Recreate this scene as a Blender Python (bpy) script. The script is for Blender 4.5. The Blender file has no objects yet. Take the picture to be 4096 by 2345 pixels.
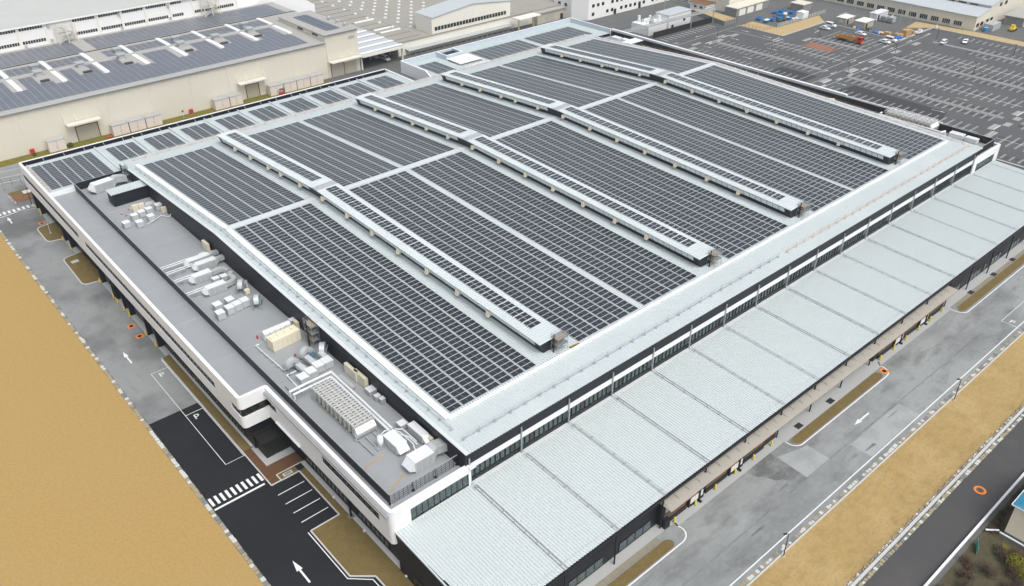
import bpy, math, random
from mathutils import Vector, Matrix
random.seed(7)
PI = math.pi
S = bpy.context.scene
COL = S.collection
# ---------------- camera ----------------
cam_d = bpy.data.cameras.new('camera')
cam = bpy.data.objects.new('camera', cam_d); COL.objects.link(cam)
CAM_POS = (-39.79478932, -72.18748714, 99.99996339)
yaw, pitch, roll = math.radians(49.234125), math.radians(32.817242), math.radians(-0.5139895)
fw = Vector((math.cos(pitch)*math.cos(yaw), math.cos(pitch)*math.sin(yaw), -math.sin(pitch)))
rt = Vector((math.sin(yaw), -math.cos(yaw), 0)); up = rt.cross(fw)
r2 = rt*math.cos(roll)+up*math.sin(roll); u2 = -rt*math.sin(roll)+up*math.cos(roll)
cam.matrix_world = Matrix(((r2.x,u2.x,-fw.x,CAM_POS[0]),(r2.y,u2.y,-fw.y,CAM_POS[1]),(r2.z,u2.z,-fw.z,CAM_POS[2]),(0,0,0,1)))
cam_d.sensor_width = 36; cam_d.lens = 3377.2018594/4096*36
cam_d.clip_start = 1; cam_d.clip_end = 3000
S.camera = cam
# ---------------- sky, sun, exposure ----------------
SUN_EL, SUN_AZ = math.radians(58), math.radians(266)     # azimuth measured from +X towards +Y, where the sun stands
w = bpy.data.worlds.new('World'); S.world = w; w.use_nodes = True
nt = w.node_tree; bg = nt.nodes['Background']
sky = nt.nodes.new('ShaderNodeTexSky'); sky.sky_type = 'NISHITA'; sky.sun_disc = False
sky.sun_elevation = SUN_EL; sky.sun_rotation = PI/2-SUN_AZ; sky.dust_density = 4.0; sky.air_density = 1.0
hs = nt.nodes.new('ShaderNodeHueSaturation'); hs.inputs['Saturation'].default_value = 0.45
nt.links.new(sky.outputs[0], hs.inputs['Color']); nt.links.new(hs.outputs[0], bg.inputs[0])
bg.inputs[1].default_value = 0.15
sun_d = bpy.data.lights.new('sun', 'SUN'); sun_d.energy = 1.15; sun_d.angle = math.radians(35); sun_d.color = (1.0, 0.985, 0.955)
sun = bpy.data.objects.new('sun', sun_d); COL.objects.link(sun)
sdir = Vector((math.cos(SUN_EL)*math.cos(SUN_AZ), math.cos(SUN_EL)*math.sin(SUN_AZ), math.sin(SUN_EL)))
sun.rotation_euler = (-sdir).to_track_quat('-Z', 'Y').to_euler()
sun.location = (0, 0, 200)
S.view_settings.view_transform = 'Standard'; S.view_settings.look = 'None'
S.view_settings.exposure = 0.38; S.view_settings.gamma = 1.0
# ---------------- materials ----------------
MATS = {}
def mat(name, base, rough=0.6, metal=0.0, spec=0.5, var=(), bump=None, coat=0.0):
    """var: list of (scale, amount 0..1, colour, lo, hi [, stretch xyz]) world-space noise layers mixed over the base"""
    m = bpy.data.materials.new(name); m.use_nodes = True; n = m.node_tree.nodes; l = m.node_tree.links
    b = n['Principled BSDF']; b.inputs['Roughness'].default_value = rough; b.inputs['Metallic'].default_value = metal
    b.inputs['Specular IOR Level'].default_value = spec; b.inputs['Coat Weight'].default_value = coat
    geo = n.new('ShaderNodeNewGeometry'); cur = None
    rgb = n.new('ShaderNodeRGB'); rgb.outputs[0].default_value = (*base, 1); cur = rgb.outputs[0]
    for v in var:
        sc, amt, colr, lo, hi = v[:5]
        mp = n.new('ShaderNodeMapping'); st = v[5] if len(v) > 5 else (1, 1, 1)
        mp.inputs['Scale'].default_value = [sc*s for s in st]
        l.new(geo.outputs['Position'], mp.inputs['Vector'])
        t = n.new('ShaderNodeTexNoise'); t.inputs['Scale'].default_value = 1.0; t.inputs['Detail'].default_value = 5; t.inputs['Roughness'].default_value = 0.6
        l.new(mp.outputs[0], t.inputs['Vector'])
        mr = n.new('ShaderNodeMapRange'); mr.inputs['From Min'].default_value = lo; mr.inputs['From Max'].default_value = hi
        mr.inputs['To Min'].default_value = 0; mr.inputs['To Max'].default_value = amt
        l.new(t.outputs['Fac'], mr.inputs['Value'])
        mx = n.new('ShaderNodeMix'); mx.data_type = 'RGBA'
        l.new(mr.outputs[0], mx.inputs['Factor']); l.new(cur, mx.inputs[6]); mx.inputs[7].default_value = (*colr, 1)
        cur = mx.outputs[2]
    l.new(cur, b.inputs['Base Color'])
    if bump:
        t = n.new('ShaderNodeTexNoise'); t.inputs['Scale'].default_value = bump[0]; t.inputs['Detail'].default_value = 4
        l.new(geo.outputs['Position'], t.inputs['Vector'])
        bp = n.new('ShaderNodeBump'); bp.inputs['Strength'].default_value = bump[1]; bp.inputs['Distance'].default_value = bump[2]
        l.new(t.outputs['Fac'], bp.inputs['Height']); l.new(bp.outputs[0], b.inputs['Normal'])
    MATS[name] = m
    return m
def M(k): return MATS[k]
mat('galvalume', (0.515,0.565,0.558), 0.42, 0.0, 0.5, [(0.35,0.2,(0.50,0.56,0.56),0.4,0.7),(0.12,0.22,(0.66,0.71,0.71),0.45,0.7),(1.2,0.2,(0.55,0.60,0.60),0.45,0.75,(4,0.06,1))])
mat('canopy_metal', (0.535,0.585,0.58), 0.40, 0.0, 0.5, [(0.3,0.2,(0.50,0.55,0.545),0.4,0.7),(1.2,0.1,(0.46,0.51,0.505),0.45,0.75,(4,0.05,1))])
mat('flashing', (0.64,0.68,0.68), 0.45, 0.1, 0.5, [(0.8,0.25,(0.55,0.58,0.58),0.45,0.7)])
mat('dark_cladding', (0.010,0.012,0.018), 0.5, 0, 0.4, [(0.5,0.35,(0.026,0.028,0.036),0.4,0.7)])
mat('white_panel', (0.79,0.80,0.80), 0.5, 0, 0.4, [(0.25,0.12,(0.72,0.73,0.73),0.45,0.7),(1.5,0.10,(0.66,0.67,0.66),0.5,0.8,(1,1,0.15))])
mat('coping', (0.80,0.81,0.82), 0.4, 0, 0.5, [(0.6,0.12,(0.75,0.77,0.78),0.45,0.7)])
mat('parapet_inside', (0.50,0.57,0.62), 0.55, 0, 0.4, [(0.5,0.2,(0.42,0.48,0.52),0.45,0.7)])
mat('deck', (0.32,0.335,0.34), 0.55, 0, 0.4, [(0.09,0.35,(0.27,0.285,0.30),0.4,0.65),(0.6,0.20,(0.40,0.42,0.43),0.5,0.7),(5,0.18,(0.24,0.25,0.26),0.4,0.7),(0.16,0.5,(0.33,0.28,0.17),0.68,0.78)])
mat('pv_glass', (0.011,0.0135,0.019), 0.30, 0, 0.95, [(0.2,0.5,(0.019,0.0215,0.027),0.4,0.7)])
mat('pv_blue_sheen', (0.085,0.095,0.125), 0.3, 0, 0.9, [(0.12,0.5,(0.125,0.13,0.15),0.4,0.7)])  # base lightened to hold the reflection; the panels themselves are darker
mat('pv_frame', (0.60,0.64,0.64), 0.4, 0.2)
mat('window_glass', (0.05,0.075,0.08), 0.06, 0, 0.8, [(0.7,0.6,(0.09,0.13,0.13),0.45,0.65)])
mat('dark_glass', (0.012,0.016,0.017), 0.08, 0, 0.6, [(0.7,0.5,(0.035,0.04,0.03),0.45,0.65)])
mat('dark_frame', (0.012,0.012,0.013), 0.45)
mat('louver_panel', (0.045,0.047,0.047), 0.5)
mat('frosted', (0.80,0.84,0.85), 0.4, 0, 0.5, [(0.6,0.2,(0.42,0.46,0.48),0.45,0.7)])
mat('galv_steel', (0.46,0.49,0.49), 0.45, 0.5, 0.5, [(1.5,0.35,(0.34,0.36,0.37),0.4,0.7)])
mat('duct_metal', (0.58,0.605,0.60), 0.42, 0.35, 0.5, [(1.2,0.35,(0.45,0.47,0.47),0.4,0.7)])
mat('ahu_side_shaded', (0.50,0.52,0.52), 0.5, 0.1, 0.4, [(1.0,0.2,(0.42,0.44,0.44),0.45,0.7)])  # casing sides greyed: shade put into the colour against bright tops
mat('unit_white', (0.76,0.78,0.78), 0.45, 0.1, 0.5, [(1.0,0.2,(0.60,0.62,0.62),0.45,0.7)])
mat('unit_grey', (0.42,0.44,0.44), 0.5, 0.1)
mat('unit_cream', (0.74,0.69,0.53), 0.5, 0, 0.5, [(1.0,0.2,(0.62,0.57,0.42),0.45,0.7)])
mat('chiller_beige', (0.50,0.48,0.43), 0.5, 0.1, 0.5, [(1.0,0.3,(0.38,0.36,0.32),0.45,0.7)])
mat('pipe_white', (0.76,0.77,0.77), 0.4, 0.1)
mat('black', (0.012,0.012,0.012), 0.6)
mat('rubber', (0.02,0.02,0.02), 0.85)
mat('yellow', (0.75,0.58,0.02), 0.5)
mat('orange', (0.72,0.22,0.03), 0.6)
mat('red', (0.50,0.035,0.03), 0.5)
mat('blue_steel', (0.16,0.30,0.42), 0.5, 0.2)
mat('wood_plank', (0.30,0.24,0.17), 0.8)
mat('cord_orange', (0.62,0.34,0.08), 0.6)
mat('rail_orange', (0.60,0.40,0.32), 0.6)  # orange tint for the rear, east and far front rails
# grounds
TANB = (0.40,0.265,0.105)
mat('tan_lawn', (0.405,0.272,0.098), 0.95, 0, 0.1, [(2.2,0.5,(0.29,0.19,0.07),0.42,0.66),(9,0.45,(0.50,0.36,0.17),0.48,0.70),(0.05,0.25,(0.40,0.28,0.12),0.4,0.7)], bump=(6,0.4,0.05))
mat('tan_gravel', (0.46,0.345,0.18), 0.95, 0, 0.1, [(2.2,0.4,(0.36,0.27,0.14),0.42,0.66),(0.1,0.3,(0.50,0.385,0.22),0.4,0.7)])
mat('dry_lawn', (0.39,0.275,0.112), 0.95, 0, 0.1, [(0.45,0.7,(0.29,0.205,0.085),0.45,0.66,(1,2,1)),(0.12,0.45,(0.50,0.37,0.18),0.45,0.65),(1.5,0.6,(0.25,0.18,0.08),0.50,0.70,(1,1.6,1)),(4,0.5,(0.20,0.145,0.065),0.52,0.75),(8,0.35,(0.48,0.36,0.19),0.5,0.7)], bump=(5,0.4,0.05))
mat('brown_grass', (0.165,0.122,0.048), 0.95, 0, 0.1, [(0.7,0.5,(0.23,0.17,0.07),0.45,0.7),(4,0.6,(0.09,0.068,0.028),0.48,0.70),(9,0.4,(0.28,0.21,0.10),0.52,0.72),(0.35,0.4,(0.10,0.10,0.03),0.6,0.75)], bump=(5,0.5,0.06))
mat('green_grass', (0.17,0.15,0.03), 0.95, 0, 0.1, [(0.7,0.6,(0.08,0.10,0.02),0.45,0.7),(3,0.4,(0.25,0.19,0.06),0.5,0.7)])
mat('ground_asphalt', (0.12,0.122,0.12), 0.9, 0, 0.3, [(0.06,0.4,(0.17,0.168,0.16),0.45,0.7),(2,0.2,(0.08,0.08,0.08),0.45,0.7)])
mat('old_asphalt', (0.25,0.26,0.257), 0.88, 0, 0.3, [(0.045,0.75,(0.095,0.097,0.095),0.46,0.62),(0.16,0.5,(0.31,0.32,0.315),0.5,0.72,(1.0,0.6,1)),(0.5,0.3,(0.12,0.12,0.11),0.55,0.75,(1.6,0.6,1)),(4,0.25,(0.17,0.17,0.165),0.45,0.7)])
mat('new_asphalt', (0.0115,0.0125,0.015), 0.82, 0, 0.35, [(0.08,0.5,(0.020,0.021,0.024),0.45,0.68),(5,0.3,(0.035,0.036,0.038),0.5,0.75)])
mat('concrete_road', (0.285,0.297,0.292), 0.85, 0, 0.3, [(0.06,0.6,(0.155,0.162,0.16),0.44,0.60,(0.7,1.4,1)),(0.22,0.7,(0.13,0.135,0.13),0.52,0.68,(0.5,1.5,1)),(0.7,0.5,(0.15,0.155,0.15),0.54,0.70,(0.6,1.5,1)),(0.8,0.3,(0.35,0.365,0.36),0.5,0.72),(5,0.22,(0.24,0.25,0.245),0.45,0.7)])
mat('concrete_light', (0.35,0.365,0.36), 0.85, 0, 0.3, [(0.3,0.6,(0.25,0.26,0.255),0.45,0.65),(4,0.3,(0.22,0.23,0.225),0.45,0.7)])
mat('tyre_dark', (0.14,0.145,0.142), 0.85, 0, 0.3, [(0.3,0.9,(0.25,0.26,0.257),0.42,0.60,(0.6,1.5,1)),(0.9,0.5,(0.08,0.083,0.08),0.5,0.7),(4,0.3,(0.07,0.07,0.07),0.45,0.7)])
mat('pavement', (0.40,0.41,0.40), 0.85, 0, 0.3, [(0.3,0.3,(0.38,0.39,0.37),0.45,0.7),(4,0.2,(0.33,0.34,0.32),0.45,0.7)])
mat('gravel_strip', (0.27,0.245,0.185), 0.95, 0, 0.1, [(1.2,0.5,(0.18,0.165,0.12),0.45,0.7),(6,0.4,(0.38,0.36,0.29),0.5,0.7)])
mat('lot_asphalt', (0.094,0.096,0.097), 0.88, 0, 0.3, [(0.05,0.4,(0.125,0.127,0.127),0.42,0.66),(0.35,0.25,(0.06,0.062,0.065),0.5,0.75),(3,0.25,(0.15,0.15,0.15),0.5,0.75)])
mat('lot_stain', (0.06,0.062,0.065), 0.85, 0, 0.3, [(0.5,0.6,(0.09,0.092,0.093),0.42,0.62)])
mat('lot_dark', (0.047,0.049,0.052), 0.85, 0, 0.3, [(0.2,0.3,(0.07,0.07,0.072),0.45,0.7)])
mat('side_road', (0.075,0.072,0.072), 0.88, 0, 0.3, [(0.12,0.5,(0.11,0.105,0.10),0.45,0.7),(4,0.25,(0.045,0.045,0.046),0.45,0.7)])
mat('paint_white', (0.72,0.73,0.72), 0.7, 0, 0.3, [(1.5,0.35,(0.50,0.51,0.50),0.5,0.75)])
mat('paint_lot', (0.66,0.66,0.63), 0.75, 0, 0.3, [(0.8,0.4,(0.45,0.45,0.42),0.45,0.7)])
mat('paint_orange', (0.60,0.19,0.055), 0.75)
mat('kerb', (0.52,0.52,0.50), 0.85, 0, 0.3, [(1.0,0.3,(0.40,0.40,0.38),0.45,0.7)])
mat('brown_pavers', (0.125,0.066,0.035), 0.9, 0, 0.2, [(5,0.5,(0.085,0.045,0.025),0.45,0.7),(0.3,0.3,(0.16,0.09,0.05),0.45,0.7)])
mat('stone_white', (0.56,0.55,0.50), 0.9, 0, 0.2, [(3,0.3,(0.42,0.41,0.36),0.45,0.7)])
mat('stone_tan', (0.33,0.29,0.20), 0.9, 0, 0.2, [(3,0.3,(0.24,0.21,0.15),0.45,0.7)])
mat('stone_grey', (0.20,0.22,0.21), 0.9, 0, 0.2, [(3,0.3,(0.13,0.145,0.14),0.45,0.7)])
mat('dirt', (0.085,0.075,0.045), 0.95, 0, 0.1, [(0.6,0.6,(0.13,0.115,0.08),0.45,0.7),(3,0.5,(0.045,0.045,0.025),0.45,0.7),(0.3,0.5,(0.06,0.08,0.02),0.58,0.72)])
mat('grey_block', (0.25,0.25,0.24), 0.85, 0, 0.2, [(0.5,0.3,(0.18,0.18,0.17),0.45,0.7)])
# far buildings
mat('cream_wall', (0.65,0.615,0.52), 0.8, 0, 0.3, [(0.25,0.14,(0.60,0.56,0.455),0.45,0.7),(0.7,0.12,(0.53,0.50,0.41),0.5,0.75,(2,2,0.08))])
mat('offwhite_wall', (0.76,0.74,0.66), 0.8, 0, 0.3, [(0.3,0.15,(0.66,0.64,0.56),0.45,0.7),(0.7,0.12,(0.58,0.55,0.48),0.5,0.75,(2,2,0.08))])
mat('white_wall', (0.78,0.78,0.76), 0.8, 0, 0.3, [(0.3,0.15,(0.68,0.68,0.66),0.45,0.7)])
mat('grey_roof', (0.42,0.41,0.38), 0.75, 0.1, 0.3, [(0.1,0.3,(0.34,0.33,0.30),0.42,0.66),(1.5,0.2,(0.28,0.27,0.25),0.45,0.7,(3,0.2,1))])
mat('pale_roof', (0.52,0.53,0.50), 0.7, 0.1, 0.3, [(0.1,0.25,(0.44,0.45,0.42),0.42,0.66),(1.5,0.2,(0.40,0.41,0.38),0.45,0.7,(3,0.2,1))])
mat('mid_roof', (0.33,0.315,0.275), 0.8, 0.0, 0.3, [(0.08,0.35,(0.27,0.26,0.225),0.42,0.66),(0.5,0.2,(0.38,0.365,0.32),0.5,0.75)])
mat('blue_grey_roof', (0.50,0.535,0.55), 0.6, 0.1, 0.3, [(0.2,0.2,(0.43,0.46,0.48),0.45,0.7)])
mat('skylight', (0.85,0.86,0.86), 0.4)
mat('dome', (0.62,0.62,0.60), 0.4)
mat('house_wall', (0.80,0.72,0.55), 0.8)
mat('box_pink', (0.70,0.62,0.55), 0.7, 0, 0.3, [(0.8,0.2,(0.58,0.48,0.40),0.5,0.7),(2.5,0.5,(0.42,0.28,0.18),0.66,0.75)])
mat('shutter', (0.47,0.44,0.36), 0.6, 0.1, 0.3, [(0.6,0.25,(0.38,0.36,0.30),0.45,0.7)])
mat('tarp_blue', (0.03,0.16,0.50), 0.6)
mat('skip_blue', (0.02,0.22,0.50), 0.5)
mat('car_white', (0.80,0.81,0.82), 0.25, 0, 0.5, coat=0.5)
mat('car_glass', (0.012,0.014,0.016), 0.08, 0, 0.6)
mat('truck_yellow', (0.55,0.24,0.03), 0.5)
mat('truck_bed', (0.20,0.10,0.045), 0.8, 0, 0.3, [(1.5,0.5,(0.12,0.06,0.03),0.45,0.7)])
mat('cardboard', (0.45,0.29,0.14), 0.85, 0, 0.2, [(1.0,0.4,(0.55,0.38,0.20),0.45,0.7)])
mat('beige_canopy', (0.40,0.375,0.325), 0.7, 0, 0.3, [(0.4,0.4,(0.33,0.30,0.25),0.42,0.7),(1.5,0.2,(0.50,0.46,0.39),0.5,0.7)])
mat('brick_orange', (0.42,0.14,0.05), 0.7)
mat('foliage', (0.055,0.085,0.02), 0.8, 0, 0.2, [(0.8,0.6,(0.15,0.14,0.02),0.4,0.7)])
mat('shrub_yellow', (0.20,0.18,0.025), 0.8, 0, 0.2, [(1.2,0.6,(0.10,0.11,0.015),0.4,0.7)])
mat('twigs', (0.10,0.065,0.05), 0.9, 0, 0.1, [(0.9,0.5,(0.15,0.105,0.085),0.4,0.7)])
mat('blue_tiles', (0.03,0.22,0.34), 0.5)
mat('teal_net', (0.05,0.30,0.22), 0.7)
mat('dock_brown', (0.13,0.10,0.075), 0.8, 0, 0.2, [(0.8,0.5,(0.07,0.055,0.045),0.45,0.7)])
mat('fan_guard', (0.24,0.245,0.225), 0.6)
mat('rust', (0.23,0.12,0.06), 0.85, 0, 0.2, [(1.0,0.5,(0.14,0.075,0.045),0.45,0.7)])
# ---------------- mesh helpers ----------------
class MB:
    def __init__(s, ox=0.0, oy=0.0, oz=0.0):
        s.v = []; s.f = []; s.m = []; s.o = (ox, oy, oz)
    def _v(s, p): s.v.append((p[0]-s.o[0], p[1]-s.o[1], p[2]-s.o[2])); return len(s.v)-1
    def poly(s, pts, mi=0):
        s.f.append([s._v(p) for p in pts]); s.m.append(mi); return s
    def box(s, x0, y0, z0, x1, y1, z1, mi=0):
        if x0 > x1: x0, x1 = x1, x0
        if y0 > y1: y0, y1 = y1, y0
        if z0 > z1: z0, z1 = z1, z0
        b = [s._v(p) for p in ((x0,y0,z0),(x1,y0,z0),(x1,y1,z0),(x0,y1,z0),(x0,y0,z1),(x1,y0,z1),(x1,y1,z1),(x0,y1,z1))]
        for q in ((0,3,2,1),(4,5,6,7),(0,1,5,4),(1,2,6,5),(2,3,7,6),(3,0,4,7)): s.f.append([b[i] for i in q]); s.m.append(mi)
        return s
    def hexa(s, P, mi=0):        # eight corner points: bottom ring (4), top ring (4)
        b = [s._v(p) for p in P]
        for q in ((0,3,2,1),(4,5,6,7),(0,1,5,4),(1,2,6,5),(2,3,7,6),(3,0,4,7)): s.f.append([b[i] for i in q]); s.m.append(mi)
        return s
    def prism(s, poly, z0, z1, mi=0):
        n = len(poly)
        a = [s._v((p[0],p[1],z0)) for p in poly]; b = [s._v((p[0],p[1],z1)) for p in poly]
        s.f.append(a[::-1]); s.f.append(b); s.m += [mi, mi]
        for i in range(n): s.f.append([a[i], a[(i+1)%n], b[(i+1)%n], b[i]]); s.m.append(mi)
        return s
    def tube(s, p, q, r, n=6, mi=0, r2=None):
        p = Vector(p); q = Vector(q); d = (q-p)
        if d.length < 1e-6: return s
        d.normalize(); a = d.orthogonal().normalized(); b = d.cross(a); r2 = r if r2 is None else r2
        A = [s._v(p+a*(r*math.cos(2*PI*i/n))+b*(r*math.sin(2*PI*i/n))) for i in range(n)]
        B = [s._v(q+a*(r2*math.cos(2*PI*i/n))+b*(r2*math.sin(2*PI*i/n))) for i in range(n)]
        for i in range(n): s.f.append([A[i], A[(i+1)%n], B[(i+1)%n], B[i]]); s.m.append(mi)
        s.f.append(A[::-1]); s.f.append(B); s.m += [mi, mi]
        return s
    def path(s, pts, r, n=8, mi=0):
        for i in range(len(pts)-1): s.tube(pts[i], pts[i+1], r, n, mi)
        for p in pts[1:-1]: s.ball(p, r*1.04, 6, 4, mi)
        return s
    def ball(s, c, r, n=8, k=5, mi=0, sz=1.0):
        rings = []
        for j in range(1, k):
            t = PI*j/k
            rings.append([s._v((c[0]+r*math.sin(t)*math.cos(2*PI*i/n), c[1]+r*math.sin(t)*math.sin(2*PI*i/n), c[2]+r*sz*math.cos(t))) for i in range(n)])
        t0 = s._v((c[0],c[1],c[2]+r*sz)); t1 = s._v((c[0],c[1],c[2]-r*sz))
        for i in range(n):
            s.f.append([t0, rings[0][i], rings[0][(i+1)%n]]); s.m.append(mi)
            s.f.append([t1, rings[-1][(i+1)%n], rings[-1][i]]); s.m.append(mi)
            for j in range(len(rings)-1):
                s.f.append([rings[j][i], rings[j+1][i], rings[j+1][(i+1)%n], rings[j][(i+1)%n]]); s.m.append(mi)
        return s
    def build(s, name, mats, parent=None, smooth=False):
        me = bpy.data.meshes.new(name); me.from_pydata(s.v, [], s.f); me.update()
        if not isinstance(mats, (list, tuple)): mats = [mats]
        for k in mats: me.materials.append(M(k))
        if len(mats) > 1: me.polygons.foreach_set('material_index', s.m)
        if smooth: me.polygons.foreach_set('use_smooth', [True]*len(me.polygons))
        o = bpy.data.objects.new(name, me); COL.objects.link(o)
        if parent is not None: o.parent = parent
        return o
def thing(name, label, cat, loc=(0,0,0), rz=0.0, group=None):
    o = bpy.data.objects.new(name, None); COL.objects.link(o); o.empty_display_size = 0.5
    o.location = loc; o.rotation_euler = (0,0,rz); o['label'] = label; o['category'] = cat
    if group: o['group'] = group
    return o
def tag(o, label=None, cat=None, group=None, kind=None):
    if label: o['label'] = label
    if cat: o['category'] = cat
    if group: o['group'] = group
    if kind: o['kind'] = kind
    return o
KIDS = {}
def children(o): return [c for c in COL.objects if c.parent == o]
def dup(root, loc, rz=None, label=None, group=None):
    k = KIDS.get(root.name)
    if k is None:
        k = [(c, children(c)) for c in children(root)]; KIDS[root.name] = k
    r = root.copy(); COL.objects.link(r); r.location = loc
    if rz is not None: r.rotation_euler = (0,0,rz)
    if label: r['label'] = label
    if group: r['group'] = group
    for c, sub in k:
        d = c.copy(); COL.objects.link(d); d.parent = r
        for g in sub:
            e = g.copy(); COL.objects.link(e); e.parent = d
    return r
def struct(name, mb, m, label=None): return tag(mb.build(name, m), label=label, kind='structure')
def W(t): return MB(*t.location)      # builder in world coordinates for parts of thing t
def corr(mb, a0, a1, pts, axis, pitch=0.5, amp=0.10, mi=0):
    """corrugated sheet: ribs run along a profile pts [(b,z)...]; 'a' runs from a0 to a1 across the ribs. axis='y': ribs along y (a=x)"""
    n = max(1, round((a1-a0)/pitch)); p = (a1-a0)/n; prof = []
    for i in range(n):
        x = a0+i*p
        prof += [(x, 0), (x+p*0.38, 0), (x+p*0.52, amp), (x+p*0.86, amp)]
    prof.append((a1, 0)); rows = []
    for b, z in pts:
        rows.append([mb._v((x, b, z+h) if axis == 'y' else (b, x, z+h)) for x, h in prof])
    for r in range(len(rows)-1):
        for i in range(len(prof)-1):
            q = [rows[r][i], rows[r][i+1], rows[r+1][i+1], rows[r+1][i]]
            if axis != 'y': q.reverse()
            mb.f.append(q); mb.m.append(mi)
    return mb
# =====================================================================
# GROUND
# =====================================================================
def sheet(name, m, poly, z, thick=None):
    b = MB()
    if thick: b.prism(poly, z-thick, z)
    else: b.poly([(p[0], p[1], z) for p in poly])
    return struct(name, b, m)
def rect(x0, y0, x1, y1): return [(x0,y0),(x1,y0),(x1,y1),(x0,y1)]
def arc(cx, cy, r, a0, a1, n=8, ry=None):
    ry = r if ry is None else ry
    return [(cx+r*math.cos(math.radians(a0+(a1-a0)*i/n)), cy+ry*math.sin(math.radians(a0+(a1-a0)*i/n))) for i in range(n+1)]
sheet('ground', 'ground_asphalt', rect(-450,-300,950,950), -0.03)
sheet('road', 'old_asphalt', rect(-14.7,55.65,14,196), -0.010)
sheet('road', 'new_asphalt', rect(-14.7,-60,3.0,55.65), -0.010)
sheet('concrete_road', 'concrete_road', rect(3.0,-34.7,235,-18.5), -0.014)
sheet('road_patch', 'tyre_dark', [(61.2,-21.1),(60.9,-28.5),(58.6,-28.3),(57.7,-26.0),(56.6,-25.6),(55.8,-23.6),(54.9,-23.0),(54.6,-21.2)], -0.006)
sheet('road_patch', 'concrete_light', [(61.3,-22.4),(66.0,-23.9),(67.6,-24.2),(67.6,-28.4),(61.0,-28.4)], -0.0065)
sheet('road_patch', 'concrete_light', rect(73.2,-32.9,89.5,-29.0), -0.0065)
b = MB()
for p_, q_ in (((20,-28.7),(61,-28.5)),((67.6,-28.5),(125,-29.2)),((67.5,-23.8),(67.7,-28.5)),((73.2,-29),(73.2,-33)),((89.5,-29.1),(89.6,-33)),((40,-28.6),(40.3,-33)),((109,-21.3),(109,-29)),((125.9,-22),(126.4,-29.1)),((140,-24),(140.2,-33))):
    b.poly([(p_[0]-.08,p_[1]-.08,-.004),(q_[0]+.08,q_[1]-.08,-.004),(q_[0]+.08,q_[1]+.08,-.004),(p_[0]-.08,p_[1]+.08,-.004)])
for i in range(9):      # stained tyre scrapes
    x = random.uniform(30,150); y = random.uniform(-32,-25); b.poly([(x,y,-.0035),(x+random.uniform(1.5,4),y+random.uniform(-.3,.1),-.0035),(x+random.uniform(1.5,4),y+.3,-.0035),(x-.3,y+.22,-.0035)])
struct('road_seams', b, 'tyre_dark')
sheet('road', 'side_road', rect(-20,-51.2,260,-45.3), -0.010)
sheet('lawn', 'tan_lawn', rect(-160,-70,-15.45,330), 0.03)
sheet('lawn', 'dry_lawn', rect(-20,-43.9,260,-34.85), 0.03)
sheet('ground', 'dirt', rect(30,-140,260,-52.2), -0.018)
sheet('lawn', 'brown_grass', [(-5.3,4.1),(-2.7,1.7),(-2.5,-0.7),(-2.5,-18.6),(1.5,-18.6),(1.5,28),(-0.35,27.7),(-0.35,15.1),(-5.3,15.1)], 0.03)
sheet('lawn', 'brown_grass', rect(-5.25,38.0,-3.5,73.2), 0.03)
sheet('lawn', 'brown_grass', rect(-3.5,27.75,-0.45,29.3), 0.03)
sheet('paved_plaza', 'brown_pavers', [(-5.35,37.9),(-5.35,27.8),(-3.75,27.8),(-3.6,29.45),(1.4,29.45),(1.4,37.9)], 0.02)
sheet('pavement', 'pavement', [(-3.9,32.3),(1.4,32.3),(1.4,38.2),(-3.9,38.2)], 0.03)
sheet('pavement', 'pavement', rect(-4.5,73.4,-3.2,160.5), 0.015)
sheet('pavement', 'kerb', rect(0.75,-18.7,1.5,29.4), 0.055)
sheet('pavement', 'kerb', rect(-3.75,38.3,-3.3,73.2), 0.055)
# grass islands on the west side
ISL1 = [(-3.3,147.4)]+arc(-6.2,145.6,1.5,100,180,6)+arc(-6.3,138.6,1.4,180,275,6)+[(-3.3,136.4)]
ISL2 = [(-3.3,127.2)]+arc(-6.2,125.3,1.4,100,180,6)+arc(-6.3,112.6,1.5,180,275,6)+[(-3.3,110.6)]
for isl in (ISL1, ISL2): sheet('lawn', 'brown_grass', isl, 0.06)
def ribbon(b, pts, w, z, closed=False):
    n = len(pts)
    L = []; R = []
    for i in range(n):
        p = Vector(pts[i]); a = Vector(pts[i-1]) if (i > 0 or closed) else None; c = Vector(pts[(i+1) % n]) if (i < n-1 or closed) else None
        d = Vector((0,0))
        if a is not None: d += (p-a).normalized()
        if c is not None: d += (c-p).normalized()
        d.normalize(); q = Vector((-d.y, d.x))*w/2
        L.append(p+q); R.append(p-q)
    for i in range(n if closed else n-1):
        j = (i+1) % n
        b.poly([(R[i].x,R[i].y,z),(R[j].x,R[j].y,z),(L[j].x,L[j].y,z),(L[i].x,L[i].y,z)])
def kerbline(b, pts, w, h):
    for i in range(len(pts)-1):
        p, q = Vector(pts[i]), Vector(pts[i+1]); d = (q-p).normalized(); k = Vector((-d.y,d.x))*w/2
        e = d*0.004
        b.prism([(p-k-e)[:2],(q-k+e)[:2],(q+k+e)[:2],(p+k-e)[:2]], -0.02, h+.003*(i%2))
k = MB()
kerbline(k, [(-2.6,-18),(-2.6,1.5),(-5.4,4.0),(-5.4,15.15),(-0.4,15.15),(-0.4,27.7),(-3.6,27.7)], .22, .13)
kerbline(k, [(-3.65,29.4),(-3.65,27.75),(-5.4,27.75),(-5.4,73.2)], .2, .12)
kerbline(k, [(-3.6,29.4),(1.0,29.4)], .16, .08)
for isl in (ISL1, ISL2): kerbline(k, [(p[0]-(.12 if i not in (0,len(isl)-1) else 0), p[1]) for i, p in enumerate(isl)], .24, .12)
kerbline(k, [(-20,-34.75),(260,-34.75)], .25, .14)
kerbline(k, [(-20,-44.55),(260,-44.55)], .42, .25)
struct('kerb', k, 'kerb')
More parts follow.
